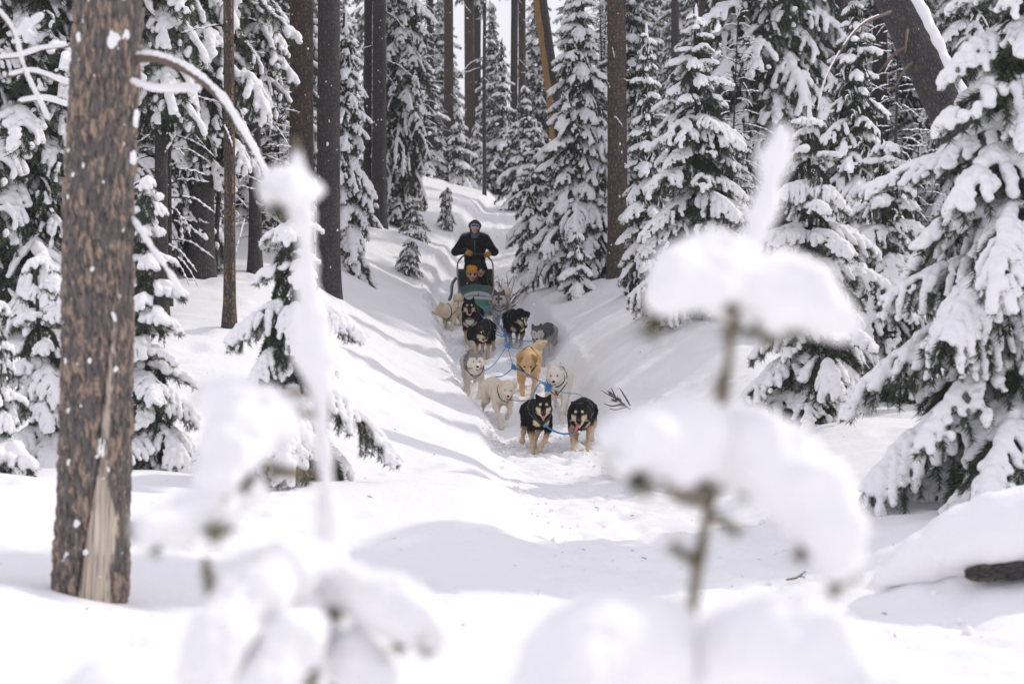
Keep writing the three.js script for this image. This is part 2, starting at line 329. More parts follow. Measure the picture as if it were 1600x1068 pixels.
// a bough along +x, up +y; returns { wood: needle geometry, snow: snow geometry }
function bough(seed, o) {
  const r = rnd(seed), L = o.L, b = mb(), f = new Field(o.cell, o.k ?? 45), wob = (r() - 0.5) * 0.3;
  const spine = (t) => V(L * t * (1 - 0.12 * o.droop * t), L * ((o.rise ?? 0.05) * t - o.droop * t * t), L * wob * t * t * 0.5);
  const path = (n, fn) => { const p = []; for (let i = 0; i <= n; i++) p.push(fn(i / n)); return p; };
  const sp = path(9, spine);
  const woodCol = [0.05, 0.038, 0.03];
  twigWood(b, sp, L * 0.016, L * 0.003, woodCol);
  needles(b, r, sp.slice(o.bare ? 5 : 1), { ...o.needle });
  let gapOn = false;
  const put = (pts, rad, from, to, cover) => {
    for (let i = 0; i < pts.length - 1; i++) {
      const t = i / (pts.length - 1); if (t < from || t > to) continue; if (i === 0 || r() < 0.3) gapOn = r() > cover; if (gapOn) continue;
      const k = Math.sin(Math.PI * clamp(0.18 + 0.72 * t, 0, 1)), ra = rad * (0.65 + 0.5 * k) * (0.75 + 0.5 * r()), rb = ra * (0.8 + 0.35 * r());
      const up = 0.62; f.add(V(pts[i].x, pts[i].y + ra * up, pts[i].z), V(pts[i + 1].x, pts[i + 1].y + rb * up, pts[i + 1].z), ra, rb, 0, o.flat ?? 0.75);
    }
  };
  if (o.snow) put(sp, o.snow * 1.15, 0.06, 0.98, o.cover);
  const n = o.twigs;
  for (let side = -1; side <= 1; side += 2) for (let i = 0; i < n; i++) {
    const t = clamp(0.1 + 0.88 * (i + 0.5 * (side > 0) + 0.3 * r()) / n, 0.05, 0.99), a = lerp(1.15, 0.5, t) + (r() - 0.5) * 0.25, l = L * o.wide * (Math.pow(1 - t, 0.75) * 0.85 * smoothstep(t, -0.05, 0.3) + 0.13) * (0.8 + 0.4 * r());
    const s0 = spine(t), dd = V().subVectors(spine(Math.min(1, t + 0.05)), spine(Math.max(0, t - 0.05))).normalize();
    const hang = (o.hang ?? 0.5) * (0.7 + 0.6 * r()), lift = (o.lift ?? 0.08) * r();
    const tw = (s) => V(s0.x + dd.x * Math.cos(a) * l * s, s0.y + dd.y * Math.cos(a) * l * s + l * (lift * s - hang * s * s), s0.z + side * Math.sin(a) * l * s * (1 - 0.15 * s));
    const pts = path(Math.max(3, Math.round(l / (L * 0.06))), tw);
    twigWood(b, pts, L * 0.006, L * 0.002, woodCol);
    needles(b, r, pts, o.needle);
    if (o.snow) put(pts, o.snow * (0.75 + 0.25 * (1 - t)), 0.0, 0.6 + 0.25 * r(), o.cover);
    // short side twigs
    if (o.sub) for (let q = 0; q < o.sub; q++) {
      const s = 0.3 + 0.6 * (q + r()) / o.sub, p = tw(s), sd = r() < 0.5 ? -1 : 1, ll = l * (0.34 - 0.16 * s), dv = V(0.75 * dd.x + 0.2 * r(), -0.25 - (o.hang ?? 0.5) * r(), side * 0.45 * (sd > 0 ? 1.3 : -0.2)).normalize();
      const q2 = path(3, (z) => V(p.x + dv.x * ll * z, p.y + dv.y * ll * z - 0.25 * ll * z * z, p.z + dv.z * ll * z));
      needles(b, r, q2, o.needle);
      if (o.snow && r() < (o.subSnow ?? 0.5)) put(q2, o.snow * 0.62, 0, 0.7, o.cover);
    }
  }
  const amp = o.snow ? o.snow * 0.34 : 0, fr = 0.55 / (o.snow || 1);
  return { wood: mkGeo(b), snow: o.snow && f.list.length ? f.mesh({ bump: (x, y, z) => amp * noise(x * fr + seed, y * fr, z * fr) + amp * 0.55 * noise(x * fr * 2.3, y * fr * 2.3 + seed, z * fr * 2.3) + amp * 0.2 * noise(x * fr * 5, y * fr * 5, z * fr * 5) }) : null, L };
}
const ND = { len: 0.058, wid: 0.0075, gap: 0.0085 }, NF = { len: 0.07, wid: 0.012, gap: 0.0145 };
const set = (n, s0, o) => Array.from({ length: n }, (_, i) => bough(s0 + i, { ...o, droop: o.droop * (0.8 + 0.4 * i / n), cover: clamp(o.cover + [0.08, -0.1, 0.02, -0.28, 0.12, -0.04, -0.16][i % 7], 0, 1), wide: o.wide * (0.85 + 0.3 * ((i * 3) % 7) / 6), hang: o.hang * (0.75 + 0.5 * ((i * 5) % 7) / 6) }));
const BOUGH = {
  // near trees: fine snow and fine needles
  nearBig: set(6, 11, { L: 1.4, twigs: 10, wide: 0.44, droop: 0.26, hang: 0.7, sub: 4, subSnow: 0.5, snow: 0.0365, cover: 0.8, cell: 0.016, k: 150, needle: ND }),
  nearMid: set(7, 21, { L: 0.8, twigs: 7, wide: 0.46, droop: 0.34, hang: 0.75, sub: 3, subSnow: 0.45, snow: 0.034, cover: 0.9, cell: 0.0125, k: 170, needle: ND }),
  nearSmall: set(4, 31, { L: 0.38, twigs: 4, wide: 0.55, droop: 0.3, hang: 0.6, sub: 1, subSnow: 0.4, snow: 0.032, cover: 0.94, cell: 0.0105, k: 180, needle: ND }),
  // middle distance
  heavyBig: set(6, 41, { L: 1.4, twigs: 9, wide: 0.42, droop: 0.3, hang: 0.7, sub: 3, subSnow: 0.4, snow: 0.04, cover: 0.7, cell: 0.021, k: 120, needle: NF }),
  heavyMid: set(7, 51, { L: 0.8, twigs: 7, wide: 0.46, droop: 0.36, hang: 0.75, sub: 2, subSnow: 0.4, snow: 0.034, cover: 0.74, cell: 0.0165, k: 130, needle: NF }),
  heavySmall: set(3, 61, { L: 0.4, twigs: 4, wide: 0.55, droop: 0.3, hang: 0.6, sub: 1, subSnow: 0.4, snow: 0.031, cover: 0.78, cell: 0.014, k: 140, needle: NF }),
  // thinner snow, darker tree
  thinBig: set(4, 71, { L: 1.5, twigs: 9, wide: 0.36, droop: 0.5, hang: 1.0, sub: 4, subSnow: 0.3, snow: 0.03, cover: 0.4, cell: 0.02, k: 130, needle: { ...NF, gap: 0.011 } }),
  thinMid: set(4, 81, { L: 0.8, twigs: 6, wide: 0.4, droop: 0.3, hang: 0.7, sub: 2, subSnow: 0.4, snow: 0.027, cover: 0.5, cell: 0.016, k: 130, needle: NF }),
  // pine: long bare branch, tufts and lumps of snow at the ends
  pineBig: set(5, 91, { L: 1.5, twigs: 7, wide: 0.4, droop: 0.3, rise: 0.14, hang: 0.7, lift: 0.3, sub: 3, subSnow: 0.55, bare: true, snow: 0.044, cover: 0.44, cell: 0.021, k: 120, needle: { len: 0.068, wid: 0.011, gap: 0.013, tint: 1.35 } }),
  pineMid: set(4, 101, { L: 0.8, twigs: 6, wide: 0.46, droop: 0.28, rise: 0.1, hang: 0.7, lift: 0.25, sub: 2, subSnow: 0.5, snow: 0.036, cover: 0.52, cell: 0.0175, k: 130, needle: { len: 0.064, wid: 0.011, gap: 0.013, tint: 1.35 } }),
  fill: set(4, 111, { L: 1.0, twigs: 8, wide: 0.5, droop: 0.3, hang: 0.6, sub: 3, subSnow: 0.4, snow: 0.024, cover: 0.42, cell: 0.018, k: 150, needle: { ...NF, len: 0.066, wid: 0.014 } }),
  farBig: set(4, 121, { L: 1.5, twigs: 7, wide: 0.4, droop: 0.3, hang: 0.65, sub: 2, subSnow: 0.5, snow: 0.052, cover: 0.5, cell: 0.034, k: 80, needle: { len: 0.085, wid: 0.02, gap: 0.024 } }),
  farMid: set(5, 131, { L: 0.8, twigs: 5, wide: 0.46, droop: 0.32, hang: 0.65, sub: 1, subSnow: 0.5, snow: 0.043, cover: 0.55, cell: 0.028, k: 90, needle: { len: 0.08, wid: 0.018, gap: 0.022 } }),
  dead: [0, 1, 2].map((i) => { // dead twig with a line of snow
    const r = rnd(140 + i), b = mb(), f = new Field(0.016, 70), sp = []; for (let k = 0; k <= 8; k++) { const t = k / 8; sp.push(V(t, 0.1 * t - (0.12 + 0.2 * i) * t * t + 0.03 * (r() - 0.5), 0.1 * Math.sin(t * 3 + i))); }
    twigWood(b, sp, 0.014, 0.003, [0.06, 0.05, 0.045]);
    for (let k = 2; k < 8; k++) { f.add(V(sp[k].x, sp[k].y + 0.014, sp[k].z), V(sp[Math.min(8, k + 1)].x, sp[Math.min(8, k + 1)].y + 0.014, sp[Math.min(8, k + 1)].z), 0.012 + 0.007 * r(), 0.011); if (k % 2) { const e = sp[k].clone().add(V(0.16, 0.02, (r() - 0.5) * 0.3)); twigWood(b, [sp[k], e], 0.006, 0.002, [0.06, 0.05, 0.045]); } }
    return { wood: mkGeo(b), snow: f.mesh(), L: 1 };
  }),
};
// a near branch's snow is one connected load: only its largest piece is kept
function largest(g) {
  const n = g.attributes.position.count, I = g.index.array, up = Array.from({ length: n }, (_, i) => i), find = (i) => { while (up[i] !== i) i = up[i] = up[up[i]]; return i; };
  for (let i = 0; i < I.length; i += 3) { const a = find(I[i]); up[find(I[i + 1])] = a; up[find(I[i + 2])] = a; }
  const size = new Map(); for (let i = 0; i < I.length; i += 3) { const a = find(I[i]); size.set(a, (size.get(a) ?? 0) + 1); }
  if (size.size < 2) return g; const best = [...size].sort((a, b) => b[1] - a[1])[0][0], keep = []; for (let i = 0; i < I.length; i += 3) if (find(I[i]) === best) keep.push(I[i], I[i + 1], I[i + 2]);
  const h = g.clone(); h.setIndex(keep); return h;
}
for (const k of ['nearBig', 'nearMid', 'nearSmall', 'fill']) for (const b of BOUGH[k]) { b.one = largest(b.snow); }
// ---------------------------------------------------------------- trees
function trunkGeo(h, r0, r1, lean, seed, { seg = 12, step = 0.35, flare = 0.25, base = -0.35 } = {}) {
  const pts = [], rad = [], n = Math.max(6, Math.round((h - base) / step));
  for (let i = 0; i <= n; i++) { const y = lerp(base, h, i / n), t = Math.max(0, y / h); pts.push(V(lean[0] * y + 0.06 * Math.sin(y * 0.5 + seed) * t, y, lean[1] * y + 0.05 * Math.sin(y * 0.4 + seed * 2) * t)); rad.push(lerp(r0, r1, Math.pow(t, 0.9)) * (1 + flare * Math.exp(-Math.max(0, y) / 0.25))); }
  return tube(pts, rad, seg, { uvs: true, bumpy: (a, y, R) => R * 0.05 * noise(Math.cos(a) * 2, y * 1.5, Math.sin(a) * 2 + seed) });
}
// spec: h height, r trunk radius, c0/c1 crown from..to (share of h), w crown half-width, kind, lean, seed
const KINDS = {
  heavy: { big: 'heavyBig', mid: 'heavyMid', small: 'heavySmall', gap: 0.3, per: 6, lo: -0.42, hi: 0.25, fill: 1.0 },
  near: { big: 'nearBig', mid: 'nearMid', small: 'nearSmall', gap: 0.3, per: 6, lo: -0.36, hi: 0.25, fill: 0.5 },
  thin: { big: 'thinBig', mid: 'thinMid', small: 'thinMid', gap: 0.3, per: 6, lo: -0.5, hi: 0.1, fill: 0.9 },
  pine: { big: 'pineBig', mid: 'pineMid', small: 'pineMid', gap: 0.42, per: 5, lo: -0.45, hi: 0.5, fill: 0.5 },
  bare: { big: 'dead', mid: 'dead', small: 'dead', gap: 0.2, per: 3, lo: -0.1, hi: 0.5, fill: 0 },
  tiny: { big: 'thinMid', mid: 'thinMid', small: 'thinMid', gap: 0.3, per: 6, lo: -0.2, hi: 0.3, fill: 0 },
  far: { big: 'farBig', mid: 'farMid', small: 'farMid', gap: 0.42, per: 6, lo: -0.4, hi: 0.2, fill: 0.7 },
};
function boughList(s) {
  const K = KINDS[s.kind], r = rnd(s.seed * 31 + 7), out = [], y0 = s.h * s.c0, y1 = s.h * (s.c1 ?? 0.985);
  let az = r() * 6;
  for (let y = y0; y < y1; y += K.gap * (s.gap ?? 1) * (0.8 + 0.4 * r()) * lerp(1.15, 0.7, (y - y0) / (y1 - y0))) {
    const t = (y - y0) / (y1 - y0), prof = s.prof ? s.prof(t) : Math.pow(1 - t, s.pow ?? 0.8) * smoothstep(t, -0.12, 0.12), n = Math.max(3, Math.round(K.per * (s.dense ?? 1) * (0.55 + 0.45 * (1 - t))));
    for (let i = 0; i < n; i++) {
      az += 2 * Math.PI / n + (r() - 0.5) * 0.5;
      const len = Math.max(0.16, s.w * prof * (0.72 + 0.5 * r())), cls = len > 1.05 ? K.big : len > 0.45 ? K.mid : K.small;
      const pitch = lerp(K.lo, K.hi, Math.pow(t, 1.3)) + (r() - 0.5) * 0.25 + (s.pitch ?? 0);
      if (s.skip && s.skip(t, az, r)) continue;
      out.push({ cls, v: Math.floor(r() * BOUGH[cls].length), len, y: y + (r() - 0.5) * 0.12, az, pitch, roll: (r() - 0.5) * 0.35, thick: 0.85 + 0.35 * r() });
      if (r() < K.fill) out.push({ cls: 'fill', v: Math.floor(r() * 4), len: len * 0.8, y: y - 0.05 - 0.1 * r(), az: az + 0.4, pitch: pitch - 0.25, roll: 0, thick: 1 });
    }
    az += 0.7;
  }
  if (s.snags) for (let i = 0; i < s.snags; i++) out.push({ cls: 'dead', v: Math.floor(r() * 3), len: (s.snagLen ?? 0.9) * (0.4 + 0.7 * r()), y: (s.snag0 ?? 0.08) * s.h + r() * (s.h * s.c0 - (s.snag0 ?? 0.08) * s.h), az: r() * 6.28, pitch: -0.25 + 0.4 * (r() - 0.5), roll: 0, thick: 1 });
  return out;
}
function boughMatrix(b, s) {
  const L = BOUGH[b.cls][b.v].L, k = b.len / L, q = new THREE.Quaternion().setFromEuler(new THREE.Euler(0, -b.az, 0, 'YXZ')).multiply(new THREE.Quaternion().setFromEuler(new THREE.Euler(b.roll, 0, b.pitch, 'ZYX')));
  const kt = clamp(k, 0.75, 1.15) * b.thick;
  return new THREE.Matrix4().compose(V((s.lean?.[0] ?? 0) * b.y, b.y, (s.lean?.[1] ?? 0) * b.y), q, V(k, kt, lerp(k, kt, 0.4)));
}
const SPECK = [0, 1, 2].map((i) => { const r = rnd(700 + i), f = new Field(0.009, 110); for (let k = 0; k < 3; k++) f.add(V((r() - 0.5) * 0.03, (r() - 0.5) * 0.04, 0), V((r() - 0.5) * 0.03, (r() - 0.5) * 0.05, 0.003), 0.018, 0.012); return f.mesh({ bump: (x, y, z) => 0.006 * noise(x * 60, y * 60, z * 60 + i) }); });
function tree(name, label, cat, s, group) {
  const t = thing(name, label, cat, V(s.x, (s.gy ?? ground(s.x, s.d)) - (s.sink ?? 0.05), -s.d), group);
  if (s.turn) t.rotation.y = s.turn;
  obj('trunk', trunkGeo(s.h, s.r, s.rt ?? Math.max(0.012, s.r * 0.2), s.lean ?? [0, 0], s.seed, { seg: s.seg ?? 10, step: s.step, flare: s.flare }), s.mat ?? MAT.barkDark, t);
  const list = boughList(s);
  if (s.parts) {
    for (const b of list) {
      const B = BOUGH[b.cls][b.v], m = obj('branch', B.wood, MAT.needle, t);
      boughMatrix(b, s).decompose(m.position, m.quaternion, m.scale);
      if (B.snow && b.cls !== 'fill') obj('snow', B.one ?? B.snow, MAT.snow, m);
    }
  } else {
    const by = new Map(); for (const b of list) { const k = b.cls + b.v; if (!by.has(k)) by.set(k, []); by.get(k).push(b); }
    const crown = new THREE.Group(); crown.name = 'crown'; t.add(crown);
    for (const L of by.values()) {
      const B = BOUGH[L[0].cls][L[0].v];
      for (const [g, m, nm] of [[B.wood, MAT.needle, 'foliage'], [B.snow, MAT.snow, 'snow']]) {
        if (!g) continue;
        const im = new THREE.InstancedMesh(g, m, L.length); im.name = nm; im.castShadow = im.receiveShadow = true; im.userData.kind = 'stuff';
        L.forEach((b, i) => im.setMatrixAt(i, boughMatrix(b, s))); crown.add(im);
      }
    }
  }
  if (s.specks) { const r = rnd(s.seed + 77); for (let i = 0; i < s.specks; i++) { const a = r() * Math.PI, y = s.h * 0.33 * r() + 0.3, R = lerp(s.r, s.rt, y / s.h) + 0.004, m = obj('snow_clump', SPECK[i % 3], MAT.snow, t), z = 0.3 + 0.6 * r() * r(); m.position.set((s.lean?.[0] ?? 0) * y + Math.cos(a) * R, y, Math.sin(a) * R); m.rotation.y = Math.PI / 2 - a; m.scale.set(z, z * (0.8 + r()), z * 0.5); } }
  if (s.leader) { // the snowed-up tip
    const f = new Field(0.010, 120), r = rnd(s.seed + 5); let y = s.h - 0.26; for (let i = 0; i < 6; i++) { f.add(V((s.lean?.[0] ?? 0) * y + (r() - 0.5) * 0.02, y, (r() - 0.5) * 0.02), V((s.lean?.[0] ?? 0) * y, y + 0.06, 0), 0.030 * (1 - i * 0.1), 0.026 * (1 - i * 0.1)); y += 0.05; }
    obj('snow_cap', f.mesh(), MAT.snow, t);
  }
  return t;
}
// ---------------------------------------------------------------- trees one can point to. U(u, d): world x of a photograph column at distance d
const U = (u, d) => (u - 800) / F * d;
const YV = (v, d) => CY - (v - 534) / F * d;
// top of a tree given the picture row of its tip
const hTo = (u, d, v) => YV(v, d) - ground(U(u, d), d) + 0.05;
function at3(u, d, o) { return { x: U(u, d), d, ...o }; }

// -- near right big spruce, partly out of the frame
tree('spruce_tree', 'large dark spruce with heavy snow-laden boughs at the right edge of the photo', 'tree', at3(1612, 14.6, { h: 8.5, r: 0.13, c0: 0.012, w: 1.55, kind: 'near', seed: 3, parts: true, dense: 1.15, gap: 1.1, prof: (t) => Math.pow(1 - t, 0.55) * (0.8 + 0.2 * Math.sin(t * 9)), lean: [-0.012, 0] }));
// -- two laden trees left of it
tree('young_spruce', 'young spruce buried in snow beside the trail, behind the blurred sapling on the right', 'tree', at3(1265, 19.6, { h: hTo(1265, 19.6, 165), r: 0.05, c0: 0.02, w: 1.15, pow: 0.62, kind: 'near', seed: 8, dense: 1.05, parts: true, gap: 1.05, leader: true }));
tree('young_spruce', 'snow-covered spruce with layered pads, between the trailside spruce and the large right-edge spruce', 'tree', at3(1385, 21.5, { h: hTo(1385, 21.5, 200), r: 0.06, c0: 0.02, w: 1.15, pow: 0.65, kind: 'near', seed: 9, dense: 1.0 }));
tree('young_spruce', 'tall snowy spruce rising behind the layered one, below the leaning dark trunk', 'tree', at3(1335, 27, { h: hTo(1335, 27, -30), r: 0.09, c0: 0.03, w: 1.15, kind: 'heavy', seed: 10, leader: true }));
tree('young_spruce', 'wide snow-laden spruce right of the brown trunk, at the top of the right bank', 'tree', at3(1088, 27.5, { h: hTo(1088, 27.5, 12), r: 0.07, c0: 0.01, w: 1.32, pow: 0.68, kind: 'near', seed: 14, dense: 1.2, leader: true, parts: true, gap: 1.0, pitch: -0.05 }));
tree('young_spruce', 'slim snowy spruce half hidden at the left of the wide laden spruce', 'tree', at3(1010, 31, { h: hTo(1010, 31, 40), r: 0.06, c0: 0.03, w: 0.75, kind: 'heavy', seed: 15, leader: true }));
// -- right of the trail, middle distance
tree('spruce_tree', 'tall snow-covered spruce left of the brown trunk, its skirts reaching the trail bank', 'tree', at3(905, 35.5, { h: hTo(905, 35.5, -60), r: 0.1, c0: 0.01, w: 1.28, kind: 'heavy', seed: 21, pow: 0.7, dense: 1.25, pitch: -0.06, leader: true }));
tree('young_spruce', 'small bushy spruce on the bank at the foot of the tall spruce by the trail', 'tree', at3(902, 33.6, { h: 1.15, r: 0.025, c0: 0.04, w: 0.62, kind: 'heavy', seed: 22, gap: 0.8, sink: 0.1 }));
tree('young_spruce', 'narrow pale snowy spruce left of the tall spruce, behind the sled', 'tree', at3(838, 41, { h: hTo(838, 41, 190), r: 0.05, c0: 0.02, w: 0.95, kind: 'heavy', seed: 23, dense: 1.1, leader: true }));
tree('spruce_tree', 'tall snowy spruce directly behind the brown trunk on the right bank', 'tree', at3(985, 39, { h: hTo(985, 39, -90), r: 0.1, c0: 0.02, w: 1.35, kind: 'heavy', seed: 24 }));
tree('bare_pine', 'straight brown pine trunk with orange flakes standing on the right bank', 'tree', at3(966, 34.2, { h: 14, r: 0.185, rt: 0.13, c0: 0.62, w: 1.9, kind: 'pine', seed: 25, mat: MAT.barkBrown, seg: 20, step: 0.25, snags: 5, snag0: 0.12, snagLen: 0.5, lean: [-0.011, 0], gap: 1.3, specks: 12 }));
tree('pine_tree', 'dark open pine with sagging snow-tipped boughs, right of the wide laden spruce', 'tree', at3(1204, 36, { h: 9.5, r: 0.09, c0: 0.2, w: 1.75, kind: 'pine', seed: 26, dense: 1.4, gap: 0.8, prof: (t) => 0.55 + 0.5 * Math.sin(Math.PI * Math.min(1, t + 0.2)), pitch: -0.25, snags: 6 }));
// leaning thick trunk, top right
{
  const a = at(1360, -70, 22.5), b = at(1408, 20, 22), c = at(1462, 135, 21.5), e = at(1560, 330, 21), g = at(1640, 520, 20.6); g.y = ground(g.x, 20.6) - 0.2;
  const t = thing('leaning_pine', 'thick dark trunk leaning at the top right with snow along its upper side', 'tree', V(0, 0, 0));
  const pts = smoothPts([g, e, c, b, a, at(1290, -260, 23.2)], 60);
  obj('trunk', tube(pts, pts.map((_, i) => lerp(0.24, 0.19, i / 60)), 24, { uvs: true, bumpy: (q, y, R) => R * 0.07 * noise(Math.cos(q) * 2, y * 1.5, Math.sin(q) * 2) }), MAT.barkDark, t);
  const f = new Field(0.022, 50), r = rnd(5); for (let i = 16; i < 58; i++) { const p = pts[i], k = 0.6 + 0.5 * noise(i * 0.3, 2, 1); if (k < 0.45) continue; f.add(V(p.x + 0.14, p.y + 0.13, p.z + 0.04), V(pts[i + 1].x + 0.14, pts[i + 1].y + 0.13, pts[i + 1].z + 0.04), 0.1 * k + 0.03, 0.09); }
  obj('snow', f.mesh({ bump: (x, y, z) => 0.03 * noise(x * 6, y * 6, z * 6) }), MAT.snow, t);
  for (const [i, u, v, dd] of [[33, 1440, 60, 21.2], [30, 1398, 92, 21.3], [28, 1420, 120, 21.2]]) { const p = pts[i], q = at(u - 25, v + 22, dd), m = p.clone().lerp(q, 0.5); m.y += 0.1; obj('snag', tube(smoothPts([p, m, q], 8), [0.03, 0.028, 0.025, 0.022, 0.02, 0.018, 0.014, 0.01, 0.006], 6), MAT.deadWood, t); }
}
// arching bare branch across the laden trees (from the leaning trunk down to the left)
{
  const t = thing('bare_branch', 'thin dark bare branch arching down in front of the laden spruces at upper right', 'branch', V(0, 0, 0));
  const pts = smoothPts([at(1392, 18, 20.6), at(1345, 40, 20), at(1312, 82, 19.6), at(1288, 130, 19.3), at(1276, 185, 19.2)], 20);
  obj('stem', tube(pts, pts.map((_, i) => lerp(0.018, 0.006, i / 20)), 6), MAT.deadWood, t);
  const f = new Field(0.006, 200); for (let i = 2; i < 19; i++) if (noise(i * 0.7, 3, 1) > -0.1) f.add(V(pts[i].x, pts[i].y + 0.016, pts[i].z), V(pts[i + 1].x, pts[i + 1].y + 0.015, pts[i + 1].z), 0.009, 0.008);
  obj('snow', f.mesh(), MAT.snow, t).userData.kind = 'stuff';
}
// -- left side
tree('bare_pine', 'straight grey pine trunk with snow specks, right one of the pair left of the trail', 'tree', at3(513, 29.5, { h: 15, r: 0.185, rt: 0.14, c0: 0.6, w: 2.0, kind: 'pine', seed: 31, mat: MAT.barkDark, seg: 20, step: 0.25, snags: 4, snag0: 0.15, snagLen: 0.8, gap: 1.3, lean: [-0.002, 0], specks: 22 }));
tree('bare_pine', 'straight brown pine trunk with orange flakes, left one of the pair left of the trail', 'tree', at3(470, 30.5, { h: 15, r: 0.2, rt: 0.15, c0: 0.6, w: 2.0, kind: 'pine', seed: 32, mat: MAT.barkBrown, seg: 20, step: 0.25, snags: 4, snag0: 0.2, gap: 1.3, specks: 8 }));
tree('pine_tree', 'wide dark pine trunk in the left woods with snow-laden boughs above', 'tree', at3(313, 26, { h: 9, r: 0.19, rt: 0.1, c0: 0.26, w: 1.5, kind: 'pine', seed: 33, mat: MAT.barkDark, seg: 16, snags: 9, dense: 1.3, gap: 0.75, pitch: -0.2, prof: (t) => 0.6 + 0.4 * Math.sin(Math.PI * Math.min(1, t + 0.15)) }));
tree('pine_tree', 'thin bare pine stem with a light brown foot, on the open snow at left', 'tree', at3(358, 22, { h: 9, r: 0.068, rt: 0.05, c0: 0.6, w: 0.9, kind: 'pine', seed: 34, mat: MAT.barkBrown, lean: [0.004, 0], snags: 6, gap: 0.9, dense: 1.1, pitch: -0.25, flare: 0.5 }));
tree('young_spruce', 'snow-laden spruce with arched drooping boughs, right behind the paired trunks', 'tree', at3(540, 33, { h: hTo(540, 33, 20), r: 0.08, c0: 0.04, w: 0.95, kind: 'heavy', seed: 35, pitch: -0.3, prof: (t) => Math.pow(1 - t, 0.6) * 0.95, gap: 1.0, leader: true }));
tree('dark_spruce', 'dark feathery spruce with hanging boughs and little snow, left of the trail crest', 'tree', at3(630, 45, { h: 11, r: 0.12, c0: 0.03, w: 1.25, kind: 'thin', seed: 36, dense: 1.2, pow: 0.55, pitch: -0.2, gap: 0.9 }));
tree('bare_pine', 'slender dark double trunk standing left of the dark feathery spruce, thinner stem', 'tree', at3(574, 45, { h: 16, r: 0.1, rt: 0.08, c0: 0.6, w: 1.5, kind: 'pine', seed: 37, gap: 1.4, snags: 8, snagLen: 0.8 }));
tree('bare_pine', 'slender dark double trunk standing left of the dark feathery spruce, thicker stem', 'tree', at3(592, 43.5, { h: 16, r: 0.17, rt: 0.12, c0: 0.6, w: 1.5, kind: 'pine', seed: 38, gap: 1.4, snags: 12, snagLen: 0.9, specks: 16 }));
tree('young_spruce', 'snow-laden young spruce at the far left edge, left of the large foreground trunk', 'tree', at3(66, 15.6, { h: hTo(66, 15.6, 405), r: 0.03, c0: 0.03, w: 0.66, kind: 'near', seed: 41, gap: 0.75, parts: true, leader: true }));
tree('young_spruce', 'small snowy spruce cut by the left edge, beside the laden young spruce there', 'tree', at3(-12, 14.6, { h: hTo(-12, 14.6, 480), r: 0.03, c0: 0.03, w: 0.42, kind: 'near', seed: 42, gap: 0.75 }));
tree('young_spruce', 'snowy young spruce with layered pads just right of the large foreground trunk', 'tree', at3(228, 15.8, { h: hTo(228, 15.8, 285), r: 0.03, c0: 0.03, w: 0.62, kind: 'near', seed: 43, gap: 0.8, parts: true, leader: true, dense: 0.9 }));
tree('spruce_tree', 'tall snow-laden spruce behind the large foreground trunk at upper left', 'tree', at3(35, 22, { h: 8.5, r: 0.1, c0: 0.08, w: 1.5, kind: 'heavy', seed: 44, gap: 1.15, prof: (t) => Math.pow(1 - t, 0.5), snags: 3, dense: 0.9 }));
tree('pine_tree', 'pine with hanging snowy boughs behind the large trunk', 'tree', at3(250, 23, { h: 8.5, r: 0.1, c0: 0.33, w: 1.05, kind: 'pine', seed: 45, gap: 0.75, dense: 1.2, pitch: -0.35, prof: (t) => 0.7 + 0.3 * Math.sin(t * 7), snags: 8, snagLen: 1.1 }));
tree('pine_tree', 'pine with snow-clumped boughs over the thin stem on the left', 'tree', at3(398, 27, { h: 9.5, r: 0.1, c0: 0.3, w: 0.8, kind: 'pine', seed: 46, gap: 0.85, dense: 1.2, pitch: -0.2, prof: (t) => 0.7 + 0.3 * Math.sin(t * 6 + 1), snags: 8 }));
// a tall spruce past the right edge of the frame: its shade lies across the foreground snow
tree('spruce_tree', 'tall spruce standing right of the large right-edge spruce, mostly out of the picture', 'tree', { x: 5.6, d: 15.2, h: 13.5, r: 0.16, c0: 0.03, w: 1.8, kind: 'heavy', seed: 47, pow: 0.6 });
// leaning dead orange stem
{
  const t = thing('leaning_snag', 'leaning broken stem with orange stripped wood, above the narrow snowy spruce', 'dead tree', V(0, 0, 0));
  const g = at(874, 400, 46); g.y = ground(g.x, 46) - 0.2; const pts = smoothPts([g, at(868, 180, 46), at(852, 60, 46), at(836, -60, 46), at(815, -220, 46)], 40);
  const R = pts.map((_, i) => lerp(0.19, 0.15, i / 40));
  obj('trunk', tube(pts, R, 16, { uvs: true }), MAT.barkDark, t);
  const strip = mb(); // stripped wood: a raised curved sheet on its left face
  for (let i = 6; i <= 36; i++) for (let k = 0; k <= 4; k++) { const a = Math.PI * (0.28 + 0.13 * k + 0.05 * noise(i * 0.5, k)), p = pts[i]; strip.p.push(p.x - Math.sin(a - 0.7) * (R[i] + 0.006), p.y, p.z + Math.cos(a - 0.7) * (R[i] + 0.006)); const w = 0.8 + 0.4 * noise(i * 0.8, k * 2); strip.c.push(0.42 * w, 0.24 * w, 0.1 * w); }
  for (let i = 0; i < 30; i++) for (let k = 0; k < 4; k++) { const q = i * 5 + k; strip.i.push(q, q + 1, q + 5, q + 1, q + 6, q + 5); }
  obj('stripped_wood', mkGeo(strip), new THREE.MeshStandardMaterial({ vertexColors: true, roughness: 0.9, side: THREE.DoubleSide }), t);
}
